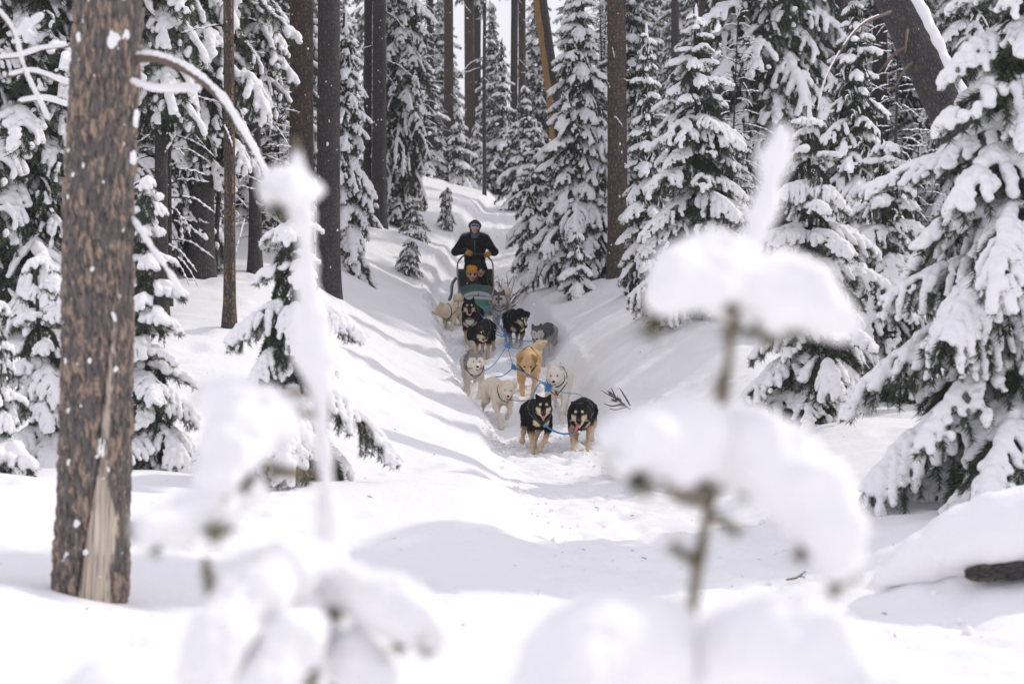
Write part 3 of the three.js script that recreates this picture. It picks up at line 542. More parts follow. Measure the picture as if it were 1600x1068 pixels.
// crest of the trail: trunks and small trees
for (const [u, d, r, lab, m, seed] of [
  [700, 62, 0.16, 'pale brown straight trunk at the trail crest, leftmost of the crest trunks', 'barkBrown', 51], [734, 70, 0.2, 'thick brown trunk at the trail crest right of the pale one', 'barkBrown', 52], [746, 74, 0.16, 'dark trunk at the crest touching the thick brown one', 'barkDark', 53],
  [757, 58, 0.055, 'very thin bare stem at the middle of the trail crest', 'barkDark', 54], [803, 64, 0.13, 'dark straight trunk at the crest, left one of the right-hand pair', 'barkDark', 55], [815, 66, 0.14, 'light brown trunk at the crest, right one of the right-hand pair', 'barkBrown', 56], [672, 66, 0.13, 'dim trunk with short snowy snags just left of the pale crest trunk', 'barkDark', 57],
]) tree('crest_pine', lab, 'tree', at3(u, d, { h: 17, r, rt: r * 0.75, c0: 0.42, w: r > 0.1 ? 1.5 : 0.8, kind: 'far', seed, mat: MAT[m], snags: 10, snagLen: 0.9, gap: 1.6, dense: 0.7, lean: [u === 700 ? 0.004 : 0, 0] }));
for (const [u, d, v, w, lab, seed] of [
  [716, 60, 170, 1.0, 'small snow-laden spruce in front of the pale crest trunk', 61], [745, 66, 190, 0.9, 'small dark-hearted snowy spruce between the crest trunks', 62], [783, 62, 60, 1.3, 'tall snowy spruce right of the thin crest stem', 63], [768, 72, 0, 1.3, 'pale snowy spruce behind the thin crest stem', 64],
  [660, 60, 60, 1.4, 'snowy spruce between the dark feathery spruce and the crest', 65], [820, 55, 120, 1.2, 'snowy spruce right of the crest, behind the narrow pale spruce', 66], [690, 74, -60, 1.6, 'tall pale spruce far behind the crest trunks', 67], [840, 70, -60, 1.6, 'tall spruce far behind the leaning orange stem', 68]
]) tree('crest_spruce', lab, 'tree', at3(u, d, { h: Math.max(2, hTo(u, d, v)), r: 0.08, c0: 0.02, w, kind: 'far', seed, gap: 0.9, dense: 1.1 }));
// little pines on the left of the trail
for (const [u, d, h, w, lab, seed] of [
  [697, 47, 1.05, 0.36, 'tiny snowy spruce on the snow left of the trail, uppermost of the small ones', 71], [646, 43, 0.95, 0.42, 'knee-high sapling with thin upturned twigs below the dark spruce', 72], [634, 38.5, 0.75, 0.36, 'small tilted sapling on the left bank beside the musher', 73],
]) tree('sapling', lab, 'sapling', at3(u, d, { h, r: 0.012, c0: 0.08, w, kind: 'tiny', seed, gap: 0.4, dense: 1, pitch: seed > 71 ? 0.25 : -0.1, lean: [seed === 73 ? 0.15 : 0, 0] }));
// focused sapling on the left
tree('young_spruce', 'slim snow-laden sapling standing on the open snow at left, in front of the paired trunks', 'tree', at3(458, 14.9, { h: hTo(458, 14.9, 272), r: 0.03, c0: 0.02, w: 1.3, kind: 'near', seed: 81, gap: 1.0, dense: 0.85, parts: true, leader: true, prof: (t) => Math.pow(1 - t, 0.7) * (0.78 + 0.22 * Math.sin(t * 23)), pitch: -0.2 }));
// -- the woods behind: the same few kinds, too alike to name one by one
{
  const r = rnd(4242), spots = [];
  const ok = (x, d) => Math.abs(x - trailX(Math.min(d, 72))) > (d < 75 ? 2.6 : 0) && spots.every(([a, b]) => Math.hypot(a - x, b - d) > 1.7);
  for (const [u0, u1, d0, d1, n] of [[-200, 250, 26, 36, 13], [-100, 440, 36, 46, 16], [-60, 545, 46, 75, 26], [1140, 1800, 35, 46, 17], [890, 1660, 46, 75, 26], [540, 1030, 80, 118, 14], [470, 600, 76, 108, 6], [980, 1080, 56, 100, 7], [-60, 560, 75, 105, 14], [1010, 1660, 75, 105, 14]])
    for (let i = 0, g = 0; i < n && g < 400; g++) { const d = lerp(d0, d1, r()), x = U(lerp(u0, u1, r()), d); if (ok(x, d)) { spots.push([x, d, d1]); i++; } }
  const MARKS = [[0, 'beyond the left edge of the photo'], [85, 'at the far left, left of the large foreground trunk'], [220, 'behind the large foreground trunk'], [335, 'just right of the large foreground trunk'], [440, 'behind the thin bare pine stem'], [550, 'behind the paired trunks'], [690, 'around the dark feathery spruce'], [835, 'beyond the trail crest'], [940, 'behind the tall spruce beside the trail'], [1010, 'behind the brown right-bank trunk'], [1180, 'behind the wide laden spruce'], [1300, 'around the dark open pine'], [1480, 'behind the leaning dark trunk'], [1600, 'behind the large right-edge spruce'], [9999, 'beyond the right edge of the photo']];
  const where = (x, d) => MARKS.find(([u]) => 800 + x / d * F < u)[1], size = (h, a, b) => (h < a ? 'shorter' : h < b ? 'middle-sized' : 'tall'), depth = (d) => (d < 40 ? 'near' : d < 60 ? 'farther' : 'distant');
  spots.forEach(([x, d], i) => {
    const far = d > 48, bare = r() < 0.3, w = where(x, d), h = bare ? 14 + 4 * r() : 6 + 8 * r();
    if (bare) tree('forest_pine', `${depth(d)} bare-stemmed pine ${w}`, 'tree', { x, d, h, r: 0.12 + 0.07 * r(), rt: 0.09, c0: 0.45, w: 1.6, kind: far ? 'far' : 'pine', seed: 500 + i, mat: r() < 0.4 ? MAT.barkBrown : MAT.barkDark, snags: 12, snagLen: 0.9, gap: far ? 1.5 : 1.0 }, `bare-stemmed pines ${w}`);
    else tree('forest_spruce', `${depth(d)} ${size(h, 8, 11)} snowy spruce ${w}`, 'tree', { x, d, h, r: 0.1, c0: 0.03, w: 1.2 + 0.6 * r(), kind: far ? 'far' : r() < 0.72 ? 'heavy' : 'pine', seed: 500 + i, pow: 0.65, gap: far ? 1.1 : 1.15, pitch: -0.08 }, `snowy spruces ${w}`);
  });
  // small firs and thin leafless stems that fill the gaps between the trunks
  const low = [], clear = (x, d) => Math.abs(x - trailX(d)) > 2.2 && low.every(([a, b]) => Math.hypot(a - x, b - d) > 0.7);
  for (const [u0, u1, d0, d1, n, kind] of [[180, 440, 27, 40, 11, 0], [-40, 130, 24, 36, 7, 0], [440, 570, 38, 52, 7, 0], [1130, 1600, 33, 46, 12, 0], [830, 1000, 46, 58, 5, 0], [200, 470, 23, 40, 12, 1], [-40, 120, 20, 30, 3, 1], [1120, 1480, 31, 44, 9, 1], [600, 700, 52, 66, 5, 1], [800, 960, 44, 60, 6, 1]])
    for (let i = 0, g = 0; i < n && g < 200; g++) { const d = lerp(d0, d1, r()), x = U(lerp(u0, u1, r()), d); if (clear(x, d)) { low.push([x, d, kind]); i++; } }
  low.forEach(([x, d, kind], i) => {
    const w = where(x, d), hh = kind ? 2.5 + 3.5 * r() : 0.9 + 2.2 * r();
    if (kind) tree('bare_sapling', `${size(hh, 3.6, 4.8)} ${depth(d)} leafless snowy stem ${w}`, 'sapling', { x, d, h: hh, r: 0.022 + 0.02 * r(), rt: 0.008, c0: 0.15, w: 0.75, kind: 'bare', seed: 900 + i, pow: 0.4, mat: MAT.barkDark, lean: [(r() - 0.5) * 0.12, 0] }, `leafless stems ${w}`);
    else tree('small_fir', `${hh < 1.7 ? 'knee-high' : 'head-high'} ${depth(d)} snowy fir ${w}`, 'tree', { x, d, h: hh, r: 0.03, c0: 0.03, w: 0.5 + 0.45 * r(), kind: d > 45 ? 'far' : 'heavy', seed: 950 + i, gap: 0.75 }, `low firs ${w}`);
  });
}
// ---------------------------------------------------------------- the large foreground trunk at the left
const clump = (() => { // small lumps of snow stuck to bark
  return [0, 1, 2, 3].map((i) => { const r = rnd(900 + i), f = new Field(0.008, 110); for (let k = 0; k < 4; k++) f.add(V((r() - 0.5) * 0.05, (r() - 0.5) * 0.06, 0), V((r() - 0.5) * 0.05, (r() - 0.5) * 0.07, 0.004), 0.016 + 0.014 * r(), 0.012, 0, 1, 1); return f.mesh({ bump: (x, y, z) => 0.011 * noise(x * 42, y * 42, z * 42 + i) }); });
})();
{
  const D = 10, t = thing('pine_tree', 'large thick pine trunk with scaly grey and orange bark in the left foreground', 'tree', V(0, 0, 0));
  const foot = at(137, 960, D), topp = at(168, -20, D), axis = V().subVectors(topp, foot);
  const pts = [], N = 420; for (let i = 0; i <= N; i++) { const s = lerp(-0.09, 1.75, i / N); pts.push(foot.clone().addScaledVector(axis, s).add(V(0.012 * Math.sin(s * 7), 0, 0))); }
  const R = pts.map((_, i) => lerp(0.186, 0.155, i / N) * (1 + 0.16 * Math.exp(-i / 22)));
  // bare wood where the bark has come away: a streak up the front beside a long crack (q: 0 left edge, pi/2 front, pi right edge)
  const crackAt = (y) => Math.PI / 2 + lerp(-0.36, 0.78, y / 2.05) + 0.06 * noise(y * 2.3, 4, 1);
  const streak = (q, y) => { const w = 0.50 * (1 - smoothstep(y, 0.45, 1.2)) * smoothstep(y, -0.2, 0.2) * (0.85 + 0.5 * noise(y * 3, 1, 2)) + 0.09 * (1 - smoothstep(y, 1.5, 2.2)), c = crackAt(y) + 0.04 + w; return (Math.abs(q - c) - w) / 0.09; };
  const crack = (q, y) => Math.abs(q - crackAt(y)) / (0.03 + 0.02 * noise(y * 5, 2, 2)) + smoothstep(y, 1.9, 2.5) * 4;
  // measured round from the side that faces the trail camera
  const face = (a) => { let q = a - Math.PI; while (q < 0) q += 2 * Math.PI; return q; };
  const plate = (q, y) => barkAt(q / (2 * Math.PI) * 1.0 + 0.012 * noise(q * 6, y * 9, 4), y * 0.75 + 0.03 * noise(q * 5, y * 6, 9));
  const g = tube(pts, R, 220, {
    bumpy: (a, y, r0) => {
      const q = face(a), [e, id] = plate(q, y), s = streak(q, y), cr = crack(q, y), barkOn = smoothstep(s + 1.5 * noise(q * 10, y * 7, 1) + 0.9 * noise(q * 34, y * 20, 4), -0.3, 0.3);
      return barkOn * (0.014 * smoothstep(e, 0.0, 0.5) * (0.2 + id) + 0.010 * noise(q * 9, y * 13, 5) + 0.005 * noise(q * 19, y * 26, 2) + 0.004 * noise(q * 30, y * 40, 5)) - (1 - barkOn) * 0.006 - 0.02 * Math.exp(-cr * cr);
    },
    color: (a, y) => {
      const q = face(a), [e, id, id2] = plate(q, y), s = streak(q, y), cr = crack(q, y), barkOn = smoothstep(s + 1.5 * noise(q * 10, y * 7, 1) + 0.9 * noise(q * 34, y * 20, 4), -0.3, 0.3);
      const n1 = noise(q * 9, y * 13, 5) + 0.7 * noise(q * 19, y * 26, 2) + 0.45 * noise(q * 42, y * 60, 7), fl = smoothstep(n1 + 0.9 * (id - 0.5), 0.12, 0.5), dk = smoothstep(noise(q * 12, y * 10, 11) + 0.6 * noise(q * 30, y * 36, 3) - 0.25 * id2, 0.0, 0.35) * (1 - fl * 0.6), k = smoothstep(e + 0.25 * noise(q * 30, y * 34, 6), -0.12, 0.16), gr = 0.85 + 0.5 * noise(q * 60, y * 80, 2);
      const B = [0, 1, 2].map((i) => lerp([0.045, 0.039, 0.038][i], lerp(lerp([0.155, 0.138, 0.13][i], [0.06, 0.053, 0.052][i], dk), [0.40, 0.295, 0.215][i], fl), k) * gr);
      const wood = 0.75 + 0.5 * noise(q * 45, y * 2.2, 3) + 0.35 * noise(q * 22, y * 3, 8) - 0.3 * smoothstep(noise(q * 14, y * 6, 1), 0.1, 0.4), Wc = [0.66 * wood, 0.56 * wood, 0.455 * wood];
      const c = [0, 1, 2].map((i) => lerp(Wc[i], B[i], barkOn)), ck = Math.exp(-cr * cr);
      return c.map((x, i) => lerp(x, [0.05, 0.03, 0.02][i], 0.8 * ck));
    },
  });
  obj('trunk', g, MAT.vcol, t);
  // snow lodged in the bark
  const r = rnd(66);
  for (let i = 0; i < 42; i++) {
    const s = Math.pow(r(), 0.9) * 0.99 + 0.01, k = Math.round((s + 0.09) / 1.84 * N), p = pts[k], a = Math.PI / 2 + (r() - 0.42) * 2.5, m = obj('snow_clump', clump[i % 4], MAT.snow, t), z = 0.12 + 0.38 * Math.pow(r(), 2.4);
    m.position.set(p.x + Math.cos(a) * (R[k] + 0.008), p.y, p.z + Math.sin(a) * (R[k] + 0.008)); m.rotation.set(0, Math.PI / 2 - a, r() * 1.2 - 0.6); m.scale.set(z * (0.7 + 0.6 * r()), z * (0.7 + 1.3 * r()), 0.22 * z);
  }
  for (const [u, v, z] of [[101, 878, 0.9], [148, 892, 0.7], [182, 868, 0.6], [176, 745, 0.55], [178, 60, 0.85], [205, 182, 0.8], [200, 240, 0.8], [157, 700, 0.85], [192, 50, 0.6], [171, 742, 0.7], [104, 640, 0.35]]) {
    const q = at(u, v, D - 0.17), m = obj('snow_clump', clump[u % 4], MAT.snow, t); const dx = clamp((q.x - at(137 + (960 - v) / 980 * 31, v, D).x) / 0.17, -0.95, 0.95);
    m.position.set(q.x, q.y, -D + 0.175 * Math.sqrt(1 - dx * dx)); m.rotation.y = Math.asin(dx); m.scale.set(z, z * 1.25, z * 0.45);
  }
  // branches carried by the trunk, each with its ridge of snow
  const limb = (px, r0, r1, sn, from = 1) => {
    const p = smoothPts(px.map(([u, v, d]) => at(u, v, d)), 36), b = obj('branch', tube(p, p.map((_, i) => lerp(r0, r1, i / 36)), 9, { bumpy: (a, y, R) => R * 0.16 * noise(Math.cos(a) * 2, y * 12, Math.sin(a) * 2) }), MAT.deadWood, t);
    const f = new Field(0.008, 95), q = rnd(px[0][0]); for (let i = from; i < 35; i++) { const k = lerp(r0, r1, i / 36), z = sn * (0.75 + 0.5 * noise(i * 0.35, px[0][1], 3)); if (sn <= 0 || (i > 20 && q() < 0.12)) continue; f.add(V(p[i].x, p[i].y + k * 0.7 + z * 0.55, p[i].z), V(p[i + 1].x, p[i + 1].y + k * 0.7 + z * 0.5, p[i + 1].z), z, z * 0.95); }
    if (f.list.length) obj('snow', f.mesh({ bump: (x, y, z) => 0.004 * noise(x * 40, y * 40, z * 40) }), MAT.snow, b).userData.kind = 'stuff';
  };
  limb([[196, 92, 10], [245, 92, 9.9], [300, 115, 9.8], [345, 155, 9.75], [372, 195, 9.7], [398, 240, 9.7], [425, 292, 9.7], [440, 330, 9.7]], 0.024, 0.009, 0.016);
  limb([[198, 330, 10], [225, 372, 9.9], [262, 425, 9.8], [292, 470, 9.75]], 0.017, 0.006, 0.007, 4);
  limb([[190, 122, 9.95], [240, 140, 9.9], [285, 139, 9.9], [312, 140, 9.9]], 0.011, 0.004, 0.009);
}
// twigs hanging across the upper left corner
{
  const t = thing('bare_branch', 'thin snowy bare branches crossing the upper left corner before the woods', 'branch', V(0, 0, 0));
  for (const px of [[[-20, 0, 11], [18, 45, 11], [38, 110, 11], [62, 160, 11], [78, 195, 11]], [[20, 60, 11.2], [48, 38, 11.2], [66, 25, 11.2]], [[-10, 92, 12], [30, 88, 12], [60, 78, 12], [112, 72, 12]], [[10, 120, 12], [48, 112, 12], [90, 125, 12], [116, 134, 12]], [[26, 160, 12.3], [70, 155, 12.3], [112, 168, 12.3]]]) {
    const p = smoothPts(px.map(([u, v, d]) => at(u, v, d)), 24), b = obj('twig', tube(p, p.map((_, i) => lerp(0.012, 0.006, i / 24)), 6), MAT.deadWood, t), f = new Field(0.007, 110);
    for (let i = 1; i < 23; i++) { const z = 0.008 + 0.006 * noise(i * 0.4, px[0][1], 1); f.add(V(p[i].x, p[i].y + 0.012, p[i].z), V(p[i + 1].x, p[i + 1].y + 0.012, p[i + 1].z), z, z); }
    obj('snow', f.mesh(), MAT.snow, b);
  }
}
// ---------------------------------------------------------------- log under the mound, lower right
{
  const t = thing('fallen_log', 'dark fallen log end showing under the snow mound at the lower right', 'log', V(0, 0, 0));
  const a = at(1508, 896, 10.0), b = at(1720, 884, 9.9), p = smoothPts([a, a.clone().lerp(b, 0.5).add(V(0, 0.01, 0.02)), b], 24);
  obj('trunk', tube(p, p.map((_, i) => 0.06 * (0.8 + 0.3 * noise(i * 0.6, 2, 1)) * (i < 3 ? 0.45 + 0.18 * i : 1)), 22, { uvs: true, bumpy: (q, y, R) => R * 0.45 * noise(Math.cos(q) * 3, y * 11, Math.sin(q) * 3) }), MAT.barkDark, t);
  const f = new Field(0.02, 40), W = (u, v, d) => at(u, v, d), cap = (A, B, ra, rb) => f.add(A, B, ra, rb);
  const ridge = [[1380, 905, 10.3, 0.05], [1440, 872, 10.25, 0.12], [1500, 846, 10.2, 0.16], [1560, 830, 10.15, 0.19], [1640, 820, 10.1, 0.21], [1740, 815, 10.1, 0.21]];
  for (let i = 0; i < ridge.length - 1; i++) { const [u, v, d, q] = ridge[i], [u2, v2, d2, q2] = ridge[i + 1]; cap(W(u, v, d), W(u2, v2, d2), q, q2); cap(W(u, v, d + 0.35), W(u2, v2, d2 + 0.35), q, q2); if (i > 1) cap(W(u, v + 16, d - 0.13), W(u2, v2 + 18, d2 - 0.14), q * 0.55, q2 * 0.55); }
  obj('snow', f.mesh({ bump: (x, y, z) => 0.016 * noise(x * 7, y * 7, z * 7) + 0.006 * noise(x * 26, y * 26, z * 26) }), MAT.snow, t);
}
// small twigs lying on or sticking out of the snow
{
  const t = thing('twig', 'forked dead twig poking out of the right trail bank beside the lead dogs', 'twig', V(0, 0, 0)), D = 22.5;
  for (const px of [[[985, 640], [962, 622], [950, 616], [940, 610]], [[962, 622], [958, 612], [955, 606]], [[972, 632], [955, 634], [944, 630]], [[985, 634], [972, 612], [968, 606]], [[978, 636], [962, 640], [952, 638]]]) { const p = smoothPts(px.map(([u, v], i) => at(u, v, D + 0.05 * i)), 8); obj('stem', tube(p, p.map((_, i) => lerp(0.012, 0.004, i / 8)), 5), std([0.09, 0.05, 0.04], 0.9), t); }
  const b = mb(), r = rnd(3); for (const [u, v] of [[965, 628], [972, 626], [960, 618], [978, 634]]) { const p = at(u, v, D); needles(b, r, [p, p.clone().add(V(-0.06, 0.03, 0.02))], { len: 0.05, wid: 0.012, gap: 0.008 }); }
  obj('needles', mkGeo(b), MAT.needle, t);
}
{
  const d = 11.2, x = U(1245, d), t = thing('twig', 'small brown twig lying on the snow at the lower right, left of the log', 'twig', V(x, groundFine(x, d) + 0.01, -d));
  obj('stem', tube(smoothPts([V(-0.06, 0, 0), V(0, 0.012, 0), V(0.055, 0.05, 0)], 8), [0.006, 0.006, 0.006, 0.006, 0.006, 0.005, 0.005, 0.004, 0.003], 6), std([0.14, 0.08, 0.04], 0.9), t);
  obj('side_twig', tube([V(0.01, 0.02, 0), V(0.05, 0.015, 0.01)], [0.005, 0.003], 5), std([0.14, 0.08, 0.04], 0.9), t);
}
{ // bare shrub right of the sled
  const t = thing('bare_shrub', 'tangle of dark bare twigs in the snow just right of the sled', 'shrub', V(0, 0, 0)), r = rnd(12), D = 36.4, o = at(790, 450, D); o.y = ground(o.x, D);
  for (let i = 0; i < 26; i++) { const a = (r() - 0.4) * 2.0, l = 0.35 + 0.45 * r(), e = V(o.x + Math.sin(a) * l * 0.8 + 0.05, o.y + Math.cos(a) * l, o.z + (r() - 0.5) * 0.5), m = o.clone().lerp(e, 0.55).add(V((r() - 0.5) * 0.2, 0.05, (r() - 0.5) * 0.1)); const p = smoothPts([o, m, e, e.clone().add(V((r() - 0.3) * 0.2, -0.12 * r(), 0))], 9); obj('twig', tube(p, p.map((_, k) => lerp(0.009, 0.003, k / 9)), 5), MAT.deadWood, t); }
}
// ---------------------------------------------------------------- snow-buried saplings right before the camera, far out of focus
// branches: [path of [u, v, distance, radius in picture px] ...]; the twig runs along the underside of the snow
function nearSapling(label, stemPx, stemSnow, pads, sprigs, seed) {
  const t = thing('snowy_sapling', label, 'sapling', V(0, 0, 0)), r = rnd(seed);
  const pt = ([u, v, d]) => at(u, v, d), stem = smoothPts(stemPx.map(pt), 40);
  obj('stem', tube(stem, stem.map((_, i) => lerp(0.005, 0.009, i / 40)), 9), std([0.2, 0.165, 0.11], 0.9), t);
  if (stemSnow.length) { const f = new Field(0.008, 70); for (let i = 0; i < stemSnow.length - 1; i++) { const [u, v, d, q] = stemSnow[i], [u2, v2, d2, q2] = stemSnow[i + 1]; f.add(at(u, v, d), at(u2, v2, d2), q / F * d, q2 / F * d2); } obj('snow', f.mesh({ bump: (x, y, z) => 0.006 * noise(x * 30, y * 30, z * 30) }), MAT.snow, t); }
  for (const pad of pads) {
    const P = pad.map(pt), line = smoothPts(P.map((p, i) => p.clone().add(V(0, -pad[i][3] / F * pad[i][2] * 0.92, 0))), 14);
    const br = obj('branch', tube(line, line.map((_, i) => lerp(0.0075, 0.004, i / 14)), 7), std([0.16, 0.125, 0.075], 0.9), t);
    const nb = mb(); needles(nb, r, line, { len: 0.036, wid: 0.003, gap: 0.0016, tint: 2.0, brown: 0.1 });
    const e = line.at(-1), q = line.at(-2); needles(nb, r, [q, e, e.clone().add(V().subVectors(e, q).multiplyScalar(1.2))], { len: 0.03, wid: 0.003, gap: 0.0008, tint: 2.0, brown: 0.3 });
    for (let i = 0; i < 5; i++) { // green twig ends hanging out of the underside of the load
      const k = 3 + Math.floor(r() * 11), a = line[k], b = a.clone().add(V((r() - 0.5) * 0.05, -0.018 - 0.026 * r(), (r() - 0.35) * 0.06)); twigWood(nb, [a, b], 0.003, 0.0015, [0.15, 0.11, 0.06]); needles(nb, r, [a, b], { len: 0.024, wid: 0.003, gap: 0.0013, tint: 2.0, brown: 0.2 });
    }
    obj('needles', mkGeo(nb), MAT.needle, br);
    const f = new Field(0.0085, 85);
    for (let i = 0; i < P.length - 1; i++) { const ra = pad[i][3] / F * pad[i][2], rb = pad[i + 1][3] / F * pad[i + 1][2]; f.add(P[i], P[i + 1], ra * 0.9, rb * 0.9, 0, 0.8); f.add(P[i].clone().add(V(0, -0.1 * ra, ra * 0.5)), P[i + 1].clone().add(V(0, -0.1 * rb, rb * 0.5)), ra * 0.8, rb * 0.8); f.add(P[i].clone().add(V(0, -0.1 * ra, -ra * 0.55)), P[i + 1].clone().add(V(0, -0.1 * rb, -rb * 0.55)), ra * 0.75, rb * 0.75); }
    for (let i = 0; i < P.length - 1; i++) for (let j = 0; j < 4; j++) { const q = r(), c = P[i].clone().lerp(P[i + 1], q), ra = lerp(pad[i][3], pad[i + 1][3], q) / F * pad[i][2], an = r() * 6.283, e = V(Math.cos(an) * 0.75 + 0.35 * Math.sign(P.at(-1).x - P[0].x), -0.35 - 0.55 * r(), Math.sin(an) * 0.9).normalize(); f.add(c.clone().addScaledVector(e, 0.5 * ra), c.clone().addScaledVector(e, ra * (0.95 + 0.45 * r())), ra * (0.36 + 0.14 * r()), ra * (0.2 + 0.12 * r())); }
    obj('snow', f.mesh({ bump: (x, y, z) => 0.014 * noise(x * 15 + seed, y * 15, z * 15) + 0.008 * noise(x * 38, y * 38, z * 38) }), MAT.snow, br);
  }
  for (const pad of pads) { const a = pt(pad[0]), k = stem.reduce((m, p, i) => p.distanceTo(a) < stem[m].distanceTo(a) ? i : m, 0), q = stem[k]; if (q.distanceTo(a) > 0.02 && q.distanceTo(a) < 0.5) obj('twig', tube(smoothPts([q, q.clone().lerp(a, 0.5).add(V(0, 0.01, 0)), a], 8), Array(9).fill(0.0055), 7), std([0.18, 0.145, 0.09], 0.9), t); }
  const sp = mb();
  for (const [u, v, d, du, dv, n] of sprigs) { const p = at(u, v, d), q = at(u + du, v + dv, d); needles(sp, r, [p, p.clone().lerp(q, 0.5), q], { len: 0.022, wid: 0.0026, gap: 0.0011, tint: 2.7, brown: 0.35 }); twigWood(sp, [p, q], 0.004, 0.002, [0.16, 0.12, 0.07]); }
  if (sprigs.length) obj('sprigs', mkGeo(sp), MAT.needle, t);
  return t;
}
nearSapling('blurred snow-buried sapling with a tall spire and round pads, right of the lead dogs',
  [[1218, 195, 2.75], [1190, 330, 2.72], [1150, 480, 2.7], [1132, 620, 2.68], [1118, 740, 2.66], [1088, 900, 2.64], [1070, 1100, 2.62], [1060, 1500, 2.6]],
  [[1222, 205, 2.74, 13], [1212, 250, 2.74, 15], [1196, 320, 2.72, 13], [1180, 372, 2.71, 20]],
  [
    [[1175, 418, 2.7, 38], [1110, 412, 2.66, 40], [1065, 432, 2.62, 34], [1036, 460, 2.6, 18]],
    [[1165, 428, 2.7, 50], [1222, 446, 2.7, 40], [1275, 470, 2.68, 30], [1305, 492, 2.66, 17]],
    [[1110, 450, 2.78, 40], [1180, 450, 2.82, 46], [1250, 462, 2.8, 36]],
    [[1130, 690, 2.68, 52], [1068, 676, 2.6, 50], [1010, 684, 2.54, 40], [972, 705, 2.5, 22]],
    [[1130, 680, 2.68, 55], [1200, 705, 2.62, 55], [1262, 755, 2.58, 52], [1303, 825, 2.55, 34], [1312, 870, 2.53, 16]],
    [[1060, 690, 2.8, 45], [1150, 680, 2.86, 52], [1220, 700, 2.82, 44]],
    [[1075, 1020, 2.64, 56], [985, 985, 2.5, 72], [910, 1015, 2.44, 70], [862, 1080, 2.4, 56], [840, 1150, 2.4, 46]],
    [[1090, 1030, 2.64, 56], [1190, 1000, 2.5, 68], [1280, 1020, 2.46, 68], [1340, 1085, 2.42, 52], [1360, 1150, 2.4, 46]],
    [[1020, 1040, 2.8, 50], [1090, 1020, 2.85, 60], [1170, 1040, 2.8, 50]],
  ],
  [[1120, 745, 2.66, -36, 22], [1128, 738, 2.66, 52, -16], [1130, 742, 2.66, 46, 20], [1112, 790, 2.65, -62, -18], [1110, 800, 2.65, 40, 30], [1092, 880, 2.64, -40, -26], [1100, 840, 2.64, -10, 40], [1160, 500, 2.7, -25, 25], [1175, 505, 2.7, 60, 5], [1240, 515, 2.68, 40, -5], [1135, 575, 2.68, -12, 40], [1105, 1005, 2.6, 14, 45], [1310, 1055, 2.42, 60, 20], [1170, 1060, 2.5, 25, 15]], 71);
nearSapling('blurred snow-buried sapling with a thin snowy stem and arched pads in the left foreground',
  [[462, 215, 3.3], [478, 420, 3.28], [495, 600, 3.26], [512, 800, 3.24], [518, 950, 3.22], [520, 1100, 3.2], [522, 1500, 3.2]],
  [[464, 235, 3.3, 7], [465, 285, 3.3, 13], [474, 340, 3.29, 11], [478, 420, 3.28, 10], [488, 500, 3.27, 20], [494, 560, 3.26, 27], [500, 600, 3.25, 12], [506, 700, 3.25, 9], [512, 800, 3.24, 11], [516, 860, 3.23, 28]],
  [
    [[472, 296, 3.3, 13], [445, 292, 3.28, 14], [428, 298, 3.26, 8]],
    [[425, 660, 3.2, 28], [380, 675, 3.16, 38], [355, 712, 3.12, 30], [338, 755, 3.08, 16]],
    [[415, 625, 3.2, 26], [360, 632, 3.2, 20], [322, 618, 3.2, 9]],
    [[390, 755, 3.2, 18], [330, 785, 3.1, 25], [275, 812, 3.05, 20], [222, 824, 3.0, 8]],
    [[515, 880, 3.22, 26], [455, 888, 3.12, 34], [398, 930, 3.02, 36], [348, 985, 2.95, 32], [315, 1045, 2.9, 24]],
    [[515, 895, 3.22, 26], [575, 928, 3.15, 24], [615, 945, 3.1, 34], [648, 965, 3.06, 28], [663, 988, 3.02, 13]],
    [[500, 975, 3.18, 18], [452, 995, 3.0, 34], [408, 1060, 2.95, 36]],
    [[520, 1010, 3.2, 32], [560, 1035, 3.1, 30], [585, 1080, 3.05, 28]],
    [[200, 1075, 2.7, 36], [150, 1080, 2.66, 40], [130, 1120, 2.64, 34]],
  ],
  [[395, 735, 3.14, -25, 40], [400, 720, 3.16, 60, 20], [345, 770, 3.08, -15, 35], [300, 825, 3.04, -90, 6], [320, 870, 3.02, 8, 50], [315, 830, 3.03, 30, -8], [500, 610, 3.25, 10, 25], [480, 965, 3.16, 50, -4], [510, 962, 3.2, 10, 20], [300, 1035, 2.9, 16, 10], [620, 1000, 3.08, 30, 4], [500, 1060, 3.1, -20, 10]], 72);
// ---------------------------------------------------------------- sled dogs
const C = { black: [0.0085, 0.0085, 0.0105], soft: [0.02, 0.019, 0.021], tan: [0.42, 0.24, 0.11], cream: [0.60, 0.49, 0.35], white: [0.68, 0.62, 0.53], ivory: [0.68, 0.57, 0.42], gold: [0.52, 0.32, 0.14], goldL: [0.68, 0.49, 0.28], grey: [0.22, 0.205, 0.195], greyD: [0.085, 0.08, 0.078], greyL: [0.46, 0.43, 0.4], rust: [0.35, 0.17, 0.07], pink: [0.5, 0.14, 0.15], nose: [0.012, 0.011, 0.012] };
const mix3 = (a, b, t) => [0, 1, 2].map((i) => a[i] + (b[i] - a[i]) * t);
const inside = (x, y, z, cx, cy, cz, r) => 1 - smoothstep(Math.hypot(x - cx, y - cy, z - cz), r * 0.75, r * 1.2);
